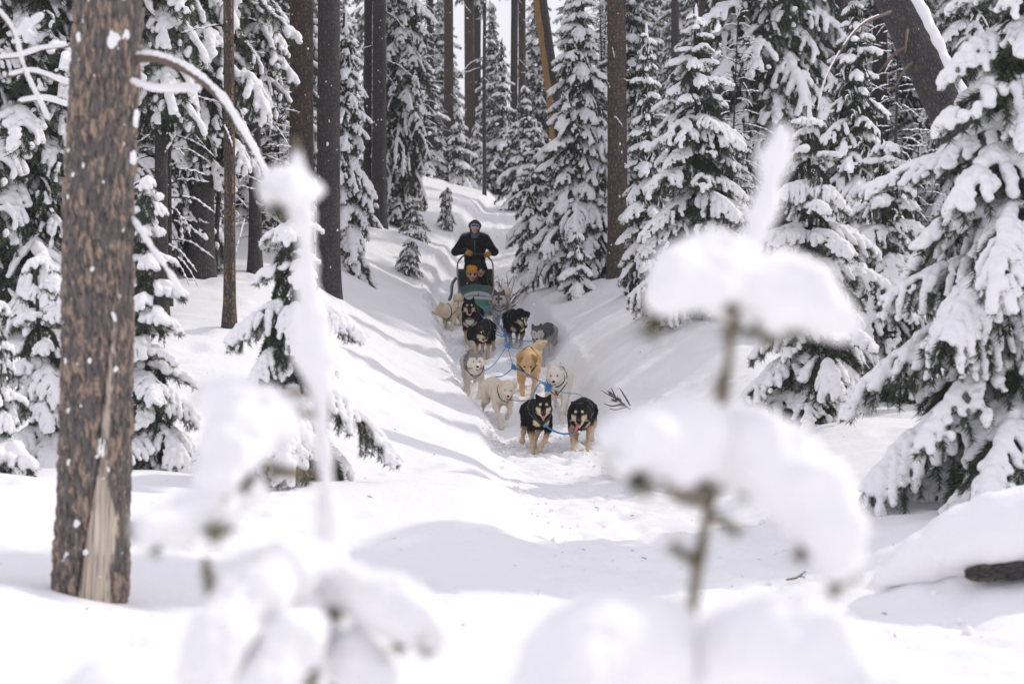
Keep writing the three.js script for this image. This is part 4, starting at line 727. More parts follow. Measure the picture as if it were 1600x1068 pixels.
// coats: (part tag, point in the dog's frame p, point in the head's frame h, normal n) -> colour
const COAT = {
  blackTan: (o) => (tag, p, h, n) => {
    let c = C.black;
    if (tag === 'head' || tag === 'ear') {
      const ax = Math.abs(h.x), m = smoothstep(ax, 0.022, 0.036) * smoothstep(h.z, 0.02, 0.05) * (1 - smoothstep(h.y, -0.012, 0.014));
      c = mix3(c, o.cheek ?? C.cream, m);
      c = mix3(c, o.cheek ?? C.cream, smoothstep(-h.y, 0.055, 0.07) * smoothstep(h.z, -0.02, 0.04));
      c = mix3(c, C.cream, inside(ax, h.y, h.z, 0.032, 0.038, 0.07, 0.016));
      c = mix3(c, C.black, inside(ax, h.y, h.z, 0, -0.02, 0.12, 0.022) * (h.y > -0.04 ? 1 : 0));
      if (o.blaze) c = mix3(c, C.white, (1 - smoothstep(ax, 0.006, 0.012)) * smoothstep(h.z, 0.06, 0.1) * smoothstep(h.y, -0.02, 0));
    } else if (tag === 'leg') {
      const tt = (o.tanTo ?? 0.22) + 0.03 * noise(p.x * 20, p.y * 20, p.z * 20); c = mix3(C.black, mix3(C.tan, C.cream, 0.25), 1 - smoothstep(p.y, tt, tt + 0.07)); c = mix3(c, C.cream, (1 - smoothstep(p.y, 0.08, 0.24)) * 0.75);
      if (n.z > 0.2 && p.z > 0) c = mix3(c, C.cream, 0.35 * (1 - smoothstep(p.y, 0.24, 0.3)));
    } else if (tag === 'body' || tag === 'neck') {
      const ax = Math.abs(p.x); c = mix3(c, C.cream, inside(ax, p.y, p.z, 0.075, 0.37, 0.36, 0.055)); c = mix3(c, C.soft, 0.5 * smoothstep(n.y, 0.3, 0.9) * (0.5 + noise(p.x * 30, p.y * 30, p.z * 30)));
      if (o.bib) c = mix3(c, C.white, inside(p.x, p.y, p.z, 0, 0.44, 0.40, 0.07));
    } else if (tag === 'tail') c = mix3(c, C.cream, n.y < 0 ? 0.4 : 0);
    return c;
  },
  husky: (o) => (tag, p, h, n) => {
    const top = o.top ?? C.grey, low = o.low ?? C.white;
    if (tag === 'head' || tag === 'ear') {
      const ax = Math.abs(h.x), cap = smoothstep(h.y + 0.55 * Math.max(0, ax - 0.055) + 1.3 * Math.max(0, 0.02 - ax) - 0.1 * Math.max(0, h.z), 0.045, 0.06);
      let c = mix3(low, o.cap ?? top, Math.max(cap, 1 - smoothstep(h.z, -0.05, 0.0)));
      c = mix3(c, low, inside(ax, h.y, h.z, 0.034, 0.046, 0.07, 0.018)); // brows
      if (o.mask) { c = mix3(c, C.greyD, inside(ax, h.y, h.z, 0.034, 0.014, 0.085, 0.024)); c = mix3(c, C.greyD, (1 - smoothstep(ax, 0.012, 0.022)) * smoothstep(h.y, -0.03, -0.015) * smoothstep(h.z, 0.06, 0.08)); }
      if (tag === 'ear') c = o.cap ?? top;
      return c;
    }
    if (tag === 'leg') return mix3(low, mix3(top, low, 0.5), smoothstep(p.y, 0.25, 0.42) * (Math.abs(p.x) > 0.09 ? 1 : 0.3));
    if (tag === 'tail') return o.tail ?? mix3(top, low, n.y < -0.1 ? 0.8 : 0.15);
    const back = smoothstep(p.y + 0.35 * (Math.abs(p.x) - 0.08) - 0.25 * Math.max(0, p.z - 0.28) + 0.03 * noise(p.x * 18, p.y * 18, p.z * 18), 0.40, 0.5); return mix3(low, mix3(top, C.greyD, 0.35 * (0.5 + noise(p.x * 25, p.y * 8, p.z * 12))), back);
  },
  plain: (base, light, ear) => (tag, p, h, n) => {
    let c = mix3(base, light, clamp(0.5 + 0.35 * noise(p.x * 9, p.y * 9, p.z * 6) + 0.3 * noise(p.x * 40, p.y * 15, p.z * 25), 0, 1));
    if (tag === 'ear') c = mix3(base, ear ?? base, 0.7); if (tag === 'tail') c = mix3(light, C.cream, 0.5);
    if (tag === 'head') { c = mix3(c, light, smoothstep(h.z, 0.06, 0.12) * 0.6); const ax = Math.abs(h.x); c = mix3(c, mix3(base, [0.1, 0.06, 0.04], 0.5), 0.7 * inside(ax, h.y, h.z, 0.033, 0.012, 0.075, 0.017)); }
    if (tag === 'leg') c = mix3(c, light, 0.5 * (1 - smoothstep(p.y, 0.1, 0.3)));
    return c;
  },
};
const FRONT = { stand: [[-0.155, -0.025], [-0.31, 0.005], [-0.425, 0.02]], reach: [[-0.13, 0.06], [-0.25, 0.155], [-0.375, 0.23]], lift: [[-0.125, 0.05], [-0.25, 0.15], [-0.345, 0.10]], tuck: [[-0.13, 0.03], [-0.2, 0.13], [-0.27, 0.06]], back: [[-0.15, -0.075], [-0.285, -0.115], [-0.4, -0.125]] };
const HIND = { stand: [[-0.155, 0.075], [-0.285, -0.09], [-0.425, -0.05]], under: [[-0.15, 0.13], [-0.275, 0.02], [-0.415, 0.09]], back: [[-0.17, 0.02], [-0.27, -0.16], [-0.385, -0.23]] };
const TAIL = { stub: [[0.55, -0.39], [0.59, -0.43], [0.62, -0.44]], down: [[0.47, -0.42], [0.36, -0.5], [0.27, -0.52]], out: [[0.55, -0.46], [0.58, -0.6], [0.56, -0.72]], up: [[0.57, -0.42], [0.64, -0.47], [0.7, -0.46]], curl: [[0.6, -0.40], [0.67, -0.36], [0.66, -0.26]] };
const furMat = new THREE.MeshPhysicalMaterial({ vertexColors: true, roughness: 0.9, specularIntensity: 0.12 });
const eyeMat = std([0.02, 0.013, 0.01], 0.15), noseMat = std(C.nose, 0.4), tongueMat = std(C.pink, 0.45), mouthMat = std([0.06, 0.015, 0.018], 0.6), harnessMat = std([0.02, 0.02, 0.022], 0.7), blueMat = std([0.06, 0.21, 0.47], 0.75), redMat = std([0.3, 0.03, 0.03], 0.7), webMat = std([0.05, 0.07, 0.065], 0.8);
const DOGS = {};
function dog(key, label, s) {
  const r = rnd(s.seed), f = new Field(0.0125, 78), hw = s.wide ?? 1, fl = s.fluff ?? 1;
  const X = (x, y, z) => V(x, y, z);
  // trunk
  f.add(X(0, 0.455, 0.2), X(0, 0.46, -0.02), 0.114 * hw, 0.11 * hw, 'body', 1.2); f.add(X(0, 0.465, 0), X(0, 0.475, -0.27), 0.115 * hw, 0.105 * hw, 'body', 1.05);
  f.add(X(0, 0.40, 0.22), X(0, 0.39, 0.02), 0.092 * hw, 0.075 * hw, 'body'); f.add(X(0, 0.435, 0.30), X(0, 0.46, 0.27), 0.098 * hw * fl, 0.11 * hw, 'body'); f.add(X(0, 0.475, -0.27), X(0, 0.46, -0.34), 0.11 * hw, 0.085 * hw, 'body');
  // head frame
  const hd = s.head ?? {}, E = new THREE.Euler(hd.pitch ?? 0.1, hd.yaw ?? 0, hd.roll ?? 0, 'YXZ'), Q = new THREE.Quaternion().setFromEuler(E), HP = V(hd.x ?? 0, hd.y ?? 0.66, hd.z ?? 0.46), HS = hd.s ?? 1.04, Hm = new THREE.Matrix4().compose(HP, Q, V(HS, HS, HS)), Hi = Hm.clone().invert();
  const H = (x, y, z) => V(x, y, z).applyMatrix4(Hm);
  f.add(X(0, 0.5, 0.26), H(0, -0.03, -0.05), 0.115 * hw * fl, 0.088 * fl, 'neck'); if (fl > 1) f.add(X(0, 0.46, 0.33), H(0, -0.06, -0.05), 0.1, 0.095 * fl, 'neck');
  // head
  const fh = new Field(0.0078, 105), hadd = (a, b, ra, rb, tag = 'head') => fh.add(H(...a), H(...b), ra * HS, rb * HS, tag);
  hadd([0, 0.012, -0.01], [0, 0.004, 0.02], 0.078, 0.07); hadd([0, 0.0, -0.07], [0, -0.04, -0.03], 0.075 * fl, 0.07);
  for (const q of [-1, 1]) {
    hadd([q * 0.036, -0.02, 0.018], [q * 0.05 * fl, -0.045, -0.03], 0.042, 0.048 * fl); hadd([q * 0.026, 0.03, 0.052], [q * 0.03, 0.03, 0.04], 0.021, 0.03);
    if (s.ears === 'flop') { hadd([q * 0.06, 0.06, -0.02], [q * 0.088, 0.065, 0.0], 0.026, 0.02, 'ear'); hadd([q * 0.088, 0.065, 0.0], [q * 0.1, 0.02, 0.012], 0.02, 0.012, 'ear'); }
    else { const e = s.ears === 'back' ? [0.078, 0.105, -0.085] : [0.068, 0.13, -0.034]; hadd([q * 0.05, 0.06, -0.02], [q * e[0], e[1], e[2]], 0.031, 0.006, 'ear'); hadd([q * 0.046, 0.06, -0.03], [q * e[0] * 0.95, e[1] * 0.86, e[2] - 0.008], 0.026, 0.006, 'ear'); }
  }
  hadd([0, -0.018, 0.055], [0, -0.028, 0.155], 0.037, 0.0225); hadd([0, -0.033, 0.06], [0, -0.038, 0.15], 0.034, 0.022);
  const jaw = s.mouth ?? 0.7, jz = 0.125 - 0.02 * jaw, jy = -0.07 - 0.036 * jaw;
  hadd([0, -0.065, 0.035], [0, jy, jz], 0.03, 0.016); hadd([0, -0.06, 0.0], [0, -0.068, 0.04], 0.05, 0.032);
  // the head also belongs to the body's field, coarsely, so that the neck flows into it
  for (const c of fh.list) f.add(c.a, c.b, c.ra * 0.93, c.rb * 0.93, c.tag);
  // legs
  const paws = [];
  const leg = (q, x0, o, J, R, front) => {
    const pts = [X(q * x0, o[0], o[1]), ...J.map(([y, z], i) => X(q * (x0 + [0.012, 0.002, 0.0][i] + (i ? ((s.cross ?? 0) * (q > 0 ? -0.04 : 0.01) - 0.012 * (front ? 1 : 0.3)) * i : 0)), o[0] + y, o[1] + z))];
    for (let i = 0; i < 3; i++) f.add(pts[i], pts[i + 1], R[i], R[i + 1], 'leg');
    const p = pts[3], folded = front && J[2][0] > -0.34; f.add(p, V(p.x, p.y - (folded ? 0.03 : 0.008), p.z + (folded ? -0.012 : 0.042)), R[3], R[3] * 0.92, 'leg', 1, 1.15); paws.push(p.y - R[3] - 0.004);
  };
  const [fa, fb, ha, hb] = s.legs ?? ['stand', 'reach', 'under', 'back'];
  leg(-1, 0.082 * hw, [0.44, 0.22], FRONT[fa], [0.062, 0.037, 0.0225, 0.0225], true); leg(1, 0.082 * hw, [0.44, 0.22], FRONT[fb], [0.062, 0.037, 0.0225, 0.0225], true);
  leg(-1, 0.078 * hw, [0.46, -0.27], HIND[ha], [0.084, 0.048, 0.0225, 0.023]); leg(1, 0.078 * hw, [0.46, -0.27], HIND[hb], [0.084, 0.048, 0.0225, 0.023]);
  // tail
  const tl = TAIL[s.tail ?? 'down'], ts = s.tailX ?? 0, T = [X(0, 0.52, -0.35), ...tl.map(([y, z], i) => X(ts * (i + 1) / 3, y, z))], tf = s.tailFat ?? 1;
  for (let i = 0; i < 3; i++) f.add(T[i], T[i + 1], [0.045, 0.055, 0.058][i] * tf, [0.055, 0.058, 0.03][i] * tf, 'tail');
  const coat = s.coat, all = f, hair = 0.0085 * fl;
  const bump = (x, y, z) => hair * (noise(x * 34, y * 22, z * 26 + s.seed) + 0.6 * noise(x * 80, y * 50, z * 60));
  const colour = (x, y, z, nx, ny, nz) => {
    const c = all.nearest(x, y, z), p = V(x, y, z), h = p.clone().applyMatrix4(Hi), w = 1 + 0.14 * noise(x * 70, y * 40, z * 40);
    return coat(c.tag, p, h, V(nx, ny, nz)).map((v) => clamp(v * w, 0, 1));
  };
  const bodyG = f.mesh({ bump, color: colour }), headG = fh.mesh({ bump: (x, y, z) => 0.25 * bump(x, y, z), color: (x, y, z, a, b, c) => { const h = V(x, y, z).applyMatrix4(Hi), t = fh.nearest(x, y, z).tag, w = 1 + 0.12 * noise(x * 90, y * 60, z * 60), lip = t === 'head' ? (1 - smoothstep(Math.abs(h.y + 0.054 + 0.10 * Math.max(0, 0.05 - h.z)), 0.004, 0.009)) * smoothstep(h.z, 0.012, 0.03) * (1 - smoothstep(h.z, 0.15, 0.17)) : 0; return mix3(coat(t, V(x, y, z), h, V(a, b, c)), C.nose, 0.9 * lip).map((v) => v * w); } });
  const g = merge([bodyG, headG]);
  // place: on the trail, nose down the slope
  const x = s.x ?? U(s.u, s.d), slope = Math.atan((ground(x, s.d + 0.5) - ground(x, s.d - 0.5)) / 1.0), k = s.k ?? 1;
  const o = thing('sled_dog', label, 'dog', V(x, 0, -s.d), 'dogs of the sled team');
  o.rotation.set(slope + (s.tilt ?? 0), s.yaw ?? 0, s.bank ?? 0, 'YXZ'); o.scale.setScalar(k);
  o.position.y = groundFine(x, s.d) - 0.055 + (s.hop ?? 0) - Math.min(...paws) * k; o.updateMatrixWorld(true);
  obj('body', g, furMat, o);
  // longer hair that breaks the outline
  {
    const b = mb(), P = bodyG.attributes.position, Nn = bodyG.attributes.normal, Cc = bodyG.attributes.color, n = Math.round(6500 * fl);
    for (let i = 0; i < n; i++) {
      const q = Math.floor(r() * P.count), y = P.getY(q), c = all.nearest(P.getX(q), y, P.getZ(q)).tag; if (c === 'head' || c === 'ear' || (c === 'leg' && r() < 0.75)) continue;
      const L = (c === 'tail' ? 0.042 : c === 'neck' ? 0.036 : 0.027) * (0.6 + 0.8 * r()) * fl, nn = V(Nn.getX(q), Nn.getY(q), Nn.getZ(q)), dir = V(0, -0.5, -1.1).addScaledVector(nn, 0.55).normalize(), w = V().crossVectors(dir, nn).normalize().multiplyScalar(0.003), p = V(P.getX(q), y, P.getZ(q)).addScaledVector(nn, -0.003), e = p.clone().addScaledVector(dir, L), m = b.p.length / 3, v = 0.85 + 0.35 * r();
      b.p.push(p.x - w.x, p.y - w.y, p.z - w.z, p.x + w.x, p.y + w.y, p.z + w.z, e.x, e.y, e.z); for (let j = 0; j < 3; j++) { b.n.push(nn.x, nn.y, nn.z); b.c.push(Cc.getX(q) * v, Cc.getY(q) * v, Cc.getZ(q) * v); } b.i.push(m, m + 1, m + 2);
    }
    const h = obj('fur', mkGeo(b), furMat2, o); h.userData.kind = 'stuff';
  }
  const bit = (name, geo, mat, p, sc = 1) => { const m = obj(name, geo, mat, o); m.position.copy(H(...p)); m.quaternion.copy(Q); m.scale.multiplyScalar(HS * sc); return m; };
  for (const q of [-1, 1]) { const a = H(q * 0.034, 0.014, 0.16), w = V(0, 0, -1).applyQuaternion(Q), b = H(q * 0.034, 0.014, 0), e = fh.surf(b, V().subVectors(a, b).normalize(), a.distanceTo(b)), m = obj('eye', EYE, eyeMat, o); m.position.copy(e).addScaledVector(w, 0.003); m.scale.setScalar(HS); }
  bit('nose', NOSE, noseMat, [0, -0.022, 0.172]);
  if (jaw > 0.3) { bit('mouth', MOUTH, mouthMat, [0, lerp(-0.062, -0.07, jaw), 0.098]).scale.y *= jaw; if (s.tongue) { const t = bit('tongue', TONGUE, tongueMat, [0.012 * (s.tongueSide ?? 0), jy + 0.022, jz - 0.012]); t.rotateZ(0.35 * (s.tongueSide ?? 0)); t.scale.multiplyScalar(s.tongue); } }
  // harness: collar, chest straps
  const ring = (cx, a, n, rad, name, mat) => { const p = []; for (let i = 0; i <= 28; i++) { const t = i / 28 * 2 * Math.PI; p.push(cx(t)); } return obj(name, tube(p, p.map(() => rad), 5, { caps: false }), mat, o); };
  const nb = V().lerpVectors(V(0, 0.5, 0.26), H(0, -0.03, -0.05), 0.5), nd = V().subVectors(H(0, -0.03, -0.05), V(0, 0.5, 0.26)).normalize(), ns = V(1, 0, 0).addScaledVector(nd, -nd.x).normalize(), nu = V().crossVectors(nd, ns), nr = 0.112 * fl * (0.5 + 0.5 * hw);
  const trunkF = new Field(0.01, 78); trunkF.list = f.list.filter((e) => e.tag === 'body' || e.tag === 'neck');
  ring((t) => { const dv = V().addScaledVector(ns, Math.cos(t)).addScaledVector(nu, Math.sin(t)); return trunkF.surf(nb, dv, 0.26, 0.05).addScaledVector(dv, 0.002); }, 0, 28, 0.0095, 'collar', s.collar ?? harnessMat);
  if (s.strap !== false) for (const q of [-1, 1]) { const p = smoothPts([V(0, 0.36, 0.38), V(q * 0.07, 0.43, 0.37), V(q * 0.125 * hw, 0.5, 0.24), V(q * 0.13 * hw, 0.53, 0.05), V(q * 0.07 * hw, 0.585, -0.16), V(0, 0.59, -0.3)], 22).map((v2) => { const ctr = V(0, 0.45, Math.min(v2.z, 0.27)), dv = V().subVectors(v2, ctr).normalize(); return trunkF.surf(ctr, dv, 0.3, 0.02).addScaledVector(dv, 0.001); }); obj('harness_strap', tube(p, p.map(() => 0.0085), 5), s.harness ?? webMat, o); }
  DOGS[key] = { o, chest: (y = 0.37) => V(0, y, 0.36).applyMatrix4(o.matrixWorld), neck: () => nb.clone().addScaledVector(nu, -nr).applyMatrix4(o.matrixWorld), rump: () => V(0, 0.585, -0.3).applyMatrix4(o.matrixWorld) };
  return o;
}
const furMat2 = new THREE.MeshPhysicalMaterial({ vertexColors: true, roughness: 0.95, specularIntensity: 0.1, side: THREE.DoubleSide });
const EYE = new THREE.SphereGeometry(0.0105, 12, 8), NOSE = (() => { const g = new THREE.SphereGeometry(0.0185, 14, 10); g.scale(1.05, 0.85, 0.75); return g; })(), MOUTH = (() => { const g = new THREE.SphereGeometry(1, 14, 10); g.scale(0.023, 0.026, 0.036); return g; })();
const TONGUE = (() => { const f = new Field(0.004, 200); f.add(V(0, 0.012, 0.01), V(0, 0.0, 0.034), 0.014, 0.014, 0, 0.5); f.add(V(0, 0, 0.034), V(0, -0.05, 0.044), 0.015, 0.014, 0, 1); const g = f.mesh(); g.translate(0, 0, 0); return g; })();
const D2R = Math.PI / 180;
dog('lead1', 'black sled dog with tan eyebrows, left of the lead pair', { seed: 1, u: 838, d: 24, yaw: 8 * D2R, coat: COAT.blackTan({}), head: { y: 0.595, z: 0.47, yaw: -8 * D2R, pitch: 0.16 }, legs: ['stand', 'lift', 'back', 'under'], cross: 0.9, ears: 'back', mouth: 0.9, tongue: 0.7, tail: 'down', k: 1.1, collar: harnessMat });
dog('lead2', 'black sled dog with broad cream cheeks and hanging tongue, right of the lead pair', { seed: 2, u: 910, d: 24.1, yaw: -6 * D2R, coat: COAT.blackTan({ tanTo: 0.3 }), wide: 1.12, fluff: 1.12, head: { y: 0.51, z: 0.47, yaw: 2 * D2R, pitch: 0.12, s: 1.12 }, legs: ['reach', 'stand', 'under', 'back'], ears: 'back', mouth: 1.1, tongue: 1.0, tongueSide: -1, tail: 'down', k: 1.08 });
dog('swing1', 'cream white sled dog with its tongue out, behind the left lead dog', { seed: 3, u: 776, d: 25.9, yaw: 15 * D2R, coat: COAT.plain(C.ivory, C.white, [0.7, 0.5, 0.35]), wide: 1.02, head: { y: 0.56, z: 0.48, yaw: -12 * D2R, pitch: 0.3 }, legs: ['reach', 'tuck', 'back', 'under'], ears: 'flop', mouth: 1, tongue: 0.95, tail: 'down', k: 1.05, strap: false, collar: webMat });
dog('swing2', 'white sled dog with a dark harness and red tag, behind the right lead dog', { seed: 4, u: 873, d: 26.3, yaw: -6 * D2R, coat: COAT.plain(C.white, [0.76, 0.71, 0.63], C.cream), head: { y: 0.63, z: 0.47, yaw: 0, pitch: 0.2 }, legs: ['reach', 'lift', 'back', 'under'], hop: 0.04, mouth: 0.9, tail: 'down', k: 1.16, collar: harnessMat, harness: harnessMat });
dog('team1', 'grey and white husky with a pale face running along the left bank', { hop: -0.05, seed: 5, u: 738, d: 28.0, yaw: 6 * D2R, coat: COAT.husky({ top: C.grey, low: C.white }), head: { y: 0.61, z: 0.47, yaw: 2 * D2R, pitch: 0.1, s: 1.12 }, fluff: 1.08, legs: ['stand', 'reach', 'under', 'back'], mouth: 0.7, tail: 'curl', k: 1.06, collar: webMat });
dog('team2', 'golden tan sled dog with its head lowered', { seed: 6, u: 826, d: 28.0, yaw: -2 * D2R, coat: COAT.plain(C.gold, C.goldL, C.rust), head: { y: 0.55, z: 0.5, yaw: 4 * D2R, pitch: 0.72, s: 1.06 }, legs: ['stand', 'lift', 'under', 'back'], ears: 'flop', mouth: 0.1, tail: 'stub', tailX: 0.2, tailFat: 0.85, k: 1.18 });
dog('mid1', 'black sled dog turning its head aside, behind the pale-faced grey husky', { seed: 7, u: 757, d: 30.7, yaw: -8 * D2R, coat: COAT.blackTan({ cheek: C.cream, bib: true }), head: { x: -0.03, y: 0.5, z: 0.47, yaw: 75 * D2R, pitch: 0.2 }, legs: ['stand', 'back', 'stand', 'back'], fluff: 1.1, wide: 1.08, mouth: 0.8, tongue: 0.6, tail: 'down', k: 1.0});
dog('mid2', 'dark grey sled dog against the right bank, behind the golden dog', { seed: 8, u: 853, d: 30.3, yaw: -14 * D2R, coat: COAT.husky({ top: C.greyD, low: C.greyL, cap: C.greyD, mask: false }), head: { y: 0.6, z: 0.48, yaw: 10 * D2R, pitch: 0.25 }, legs: ['stand', 'reach', 'under', 'back'], mouth: 0.5, tail: 'down', k: 1.0});
dog('back1', 'black sled dog with pricked ears, right of the cream dog near the sled', { seed: 9, u: 739, d: 32, yaw: -5 * D2R, coat: COAT.blackTan({ bib: true }), head: { y: 0.67, z: 0.44, yaw: 8 * D2R, pitch: 0.1, s: 1.1 }, fluff: 1.12, legs: ['stand', 'reach', 'under', 'under'], mouth: 0.6, tail: 'down', k: 1.06});
dog('back2', 'big black sled dog with a white muzzle stripe, left of the dark grey dog', { seed: 10, u: 803, d: 31.6, yaw: 9 * D2R, coat: COAT.blackTan({ blaze: true, tanTo: 0.1 }), fluff: 1.18, wide: 1.1, head: { x: 0.04, y: 0.58, z: 0.46, yaw: 18 * D2R, pitch: 0.5, s: 1.16 }, legs: ['back', 'stand', 'stand', 'under'], ears: 'flop', mouth: 0.3, tail: 'down', k: 1.0});
dog('wheel1', 'cream sled dog looking away to the left, next to the sled', { hop: -0.08, seed: 11, u: 709, d: 33.6, yaw: -16 * D2R, coat: COAT.plain(C.cream, C.ivory, C.cream), fluff: 1.2, wide: 1.1, head: { x: -0.1, y: 0.55, z: 0.42, yaw: -52 * D2R, pitch: 0.12, s: 1.05 }, legs: ['stand', 'reach', 'stand', 'under'], mouth: 0.5, tail: 'curl', tailFat: 1.5, k: 0.9, collar: harnessMat, harness: harnessMat });
dog('wheel2', 'grey husky with a dark mask and cream tail, right in front of the sled', { hop: -0.06, seed: 12, u: 784, d: 33.5, yaw: -4 * D2R, coat: COAT.husky({ top: C.grey, low: C.greyL, cap: C.greyD, mask: true, tail: C.cream }), head: { y: 0.66, z: 0.45, yaw: 0, pitch: 0.1, s: 1.14 }, fluff: 1.1, legs: ['stand', 'reach', 'under', 'under'], mouth: 0.8, tongue: 0.6, tail: 'curl', tailFat: 1.5, tailX: 0.06, k: 1.04});
// ---------------------------------------------------------------- the blue lines
{
  const t = thing('gangline', 'blue rope gangline with knots linking the running dogs to the sled', 'rope', V(0, 0, 0));
  const c = (d, h, dx = 0) => V(trailX(d) + dx, ground(trailX(d), d) + h, -d), rope = (pts, rad, mat, name) => { const n = pts.length * 6, p = smoothPts(pts, n); return obj(name, tube(p, p.map(() => rad), 6), mat, t); };
  const K = { sled: at(768, 478, 34.9), a: at(792, 526, 31.2), b: at(793, 539, 29.6), c: at(803, 573, 27.8), e: at(857, 606, 25.6) };
  const blue2 = std([0.10, 0.28, 0.55], 0.75), thin = std([0.09, 0.09, 0.11], 0.6);
  rope([K.sled, at(776, 500, 33), K.a], 0.011, blue2, 'main_line'); rope([K.a, K.b], 0.011, blue2, 'main_line'); rope([K.b, at(797, 556, 28.7), K.c], 0.005, thin, 'main_line'); rope([K.c, at(832, 588, 26.6), K.e], 0.005, thin, 'main_line');
  const D = DOGS;
  rope([K.e, at(848, 598, 25.3), at(842, 600, 24.9), at(833, 616, 24.5), D.lead1.rump()], 0.012, blueMat, 'tug_line'); rope([K.e, at(880, 613, 25.2), at(905, 616, 24.7), D.lead2.rump()], 0.005, blue2, 'tug_line');
  for (const [k, n, sag] of [['swing1', K.c, 0.05], ['swing2', K.c, 0.02], ['team1', K.b, 0.12], ['team2', K.b, 0.04], ['mid1', K.a, 0.1], ['mid2', K.a, 0.03], ['back1', K.a, 0.1], ['back2', K.a, 0.1]]) {
    const q = k === 'swing2' || k === 'team1' || k === 'mid2' ? D[k].neck() : D[k].rump(), m = n.clone().lerp(q, 0.5); m.y -= sag; rope([n, m, q], 0.0085, blue2, 'tug_line');
  }
  for (const k of ['wheel1', 'wheel2']) { const q = D[k].rump(), n = K.sled, m = n.clone().lerp(q, 0.5); m.y -= 0.05; rope([n, m, q], 0.01, blue2, 'tug_line'); }
  { const a = D.wheel2.neck(), b = K.a, m = a.clone().lerp(b, 0.5); rope([a, m, b], 0.014, blue2, 'neck_line'); const q = D.wheel1.neck(); rope([q, q.clone().lerp(K.sled, 0.5).add(V(0, -0.06, 0.3)), D.wheel2.neck()], 0.009, blueMat, 'neck_line'); }
  { const a = D.lead1.chest(0.40), b = D.lead2.chest(0.38), m = a.clone().lerp(b, 0.55); m.y -= 0.13; const m1 = a.clone().lerp(b, 0.25); m1.y -= 0.085; const m2 = a.clone().lerp(b, 0.85); m2.y -= 0.10; rope([a, m1, m, m2, b], 0.011, blueMat, 'neck_line'); }
  { const a = D.lead1.rump(), b = D.swing1.neck(), m = a.clone().lerp(b, 0.5); m.y -= 0.03; rope([a, m, b], 0.005, thin, 'neck_line'); }
  for (const [p, z] of [[K.b, 0.03], [K.c, 0.026], [K.e, 0.036]]) { const f = new Field(0.007, 120), r = rnd(Math.round(z * 1000)); for (let i = 0; i < 7; i++) f.add(V((r() - 0.5) * z * 2, (r() - 0.5) * z * 2.4, (r() - 0.5) * z), V((r() - 0.5) * z * 2.6, (r() - 0.5) * z * 3, 0), z * 0.4, z * 0.32); const m = obj('knot', f.mesh(), blueMat, t); m.position.copy(p); }
  { const p = D.swing2.chest(0.4), m = obj('tag_loop', tube([V(-0.02, 0.05, 0.02), V(0.0, 0.0, 0.03), V(0.03, -0.05, 0.03)], [0.014, 0.02, 0.012], 7), redMat, t); m.position.copy(p); }
}
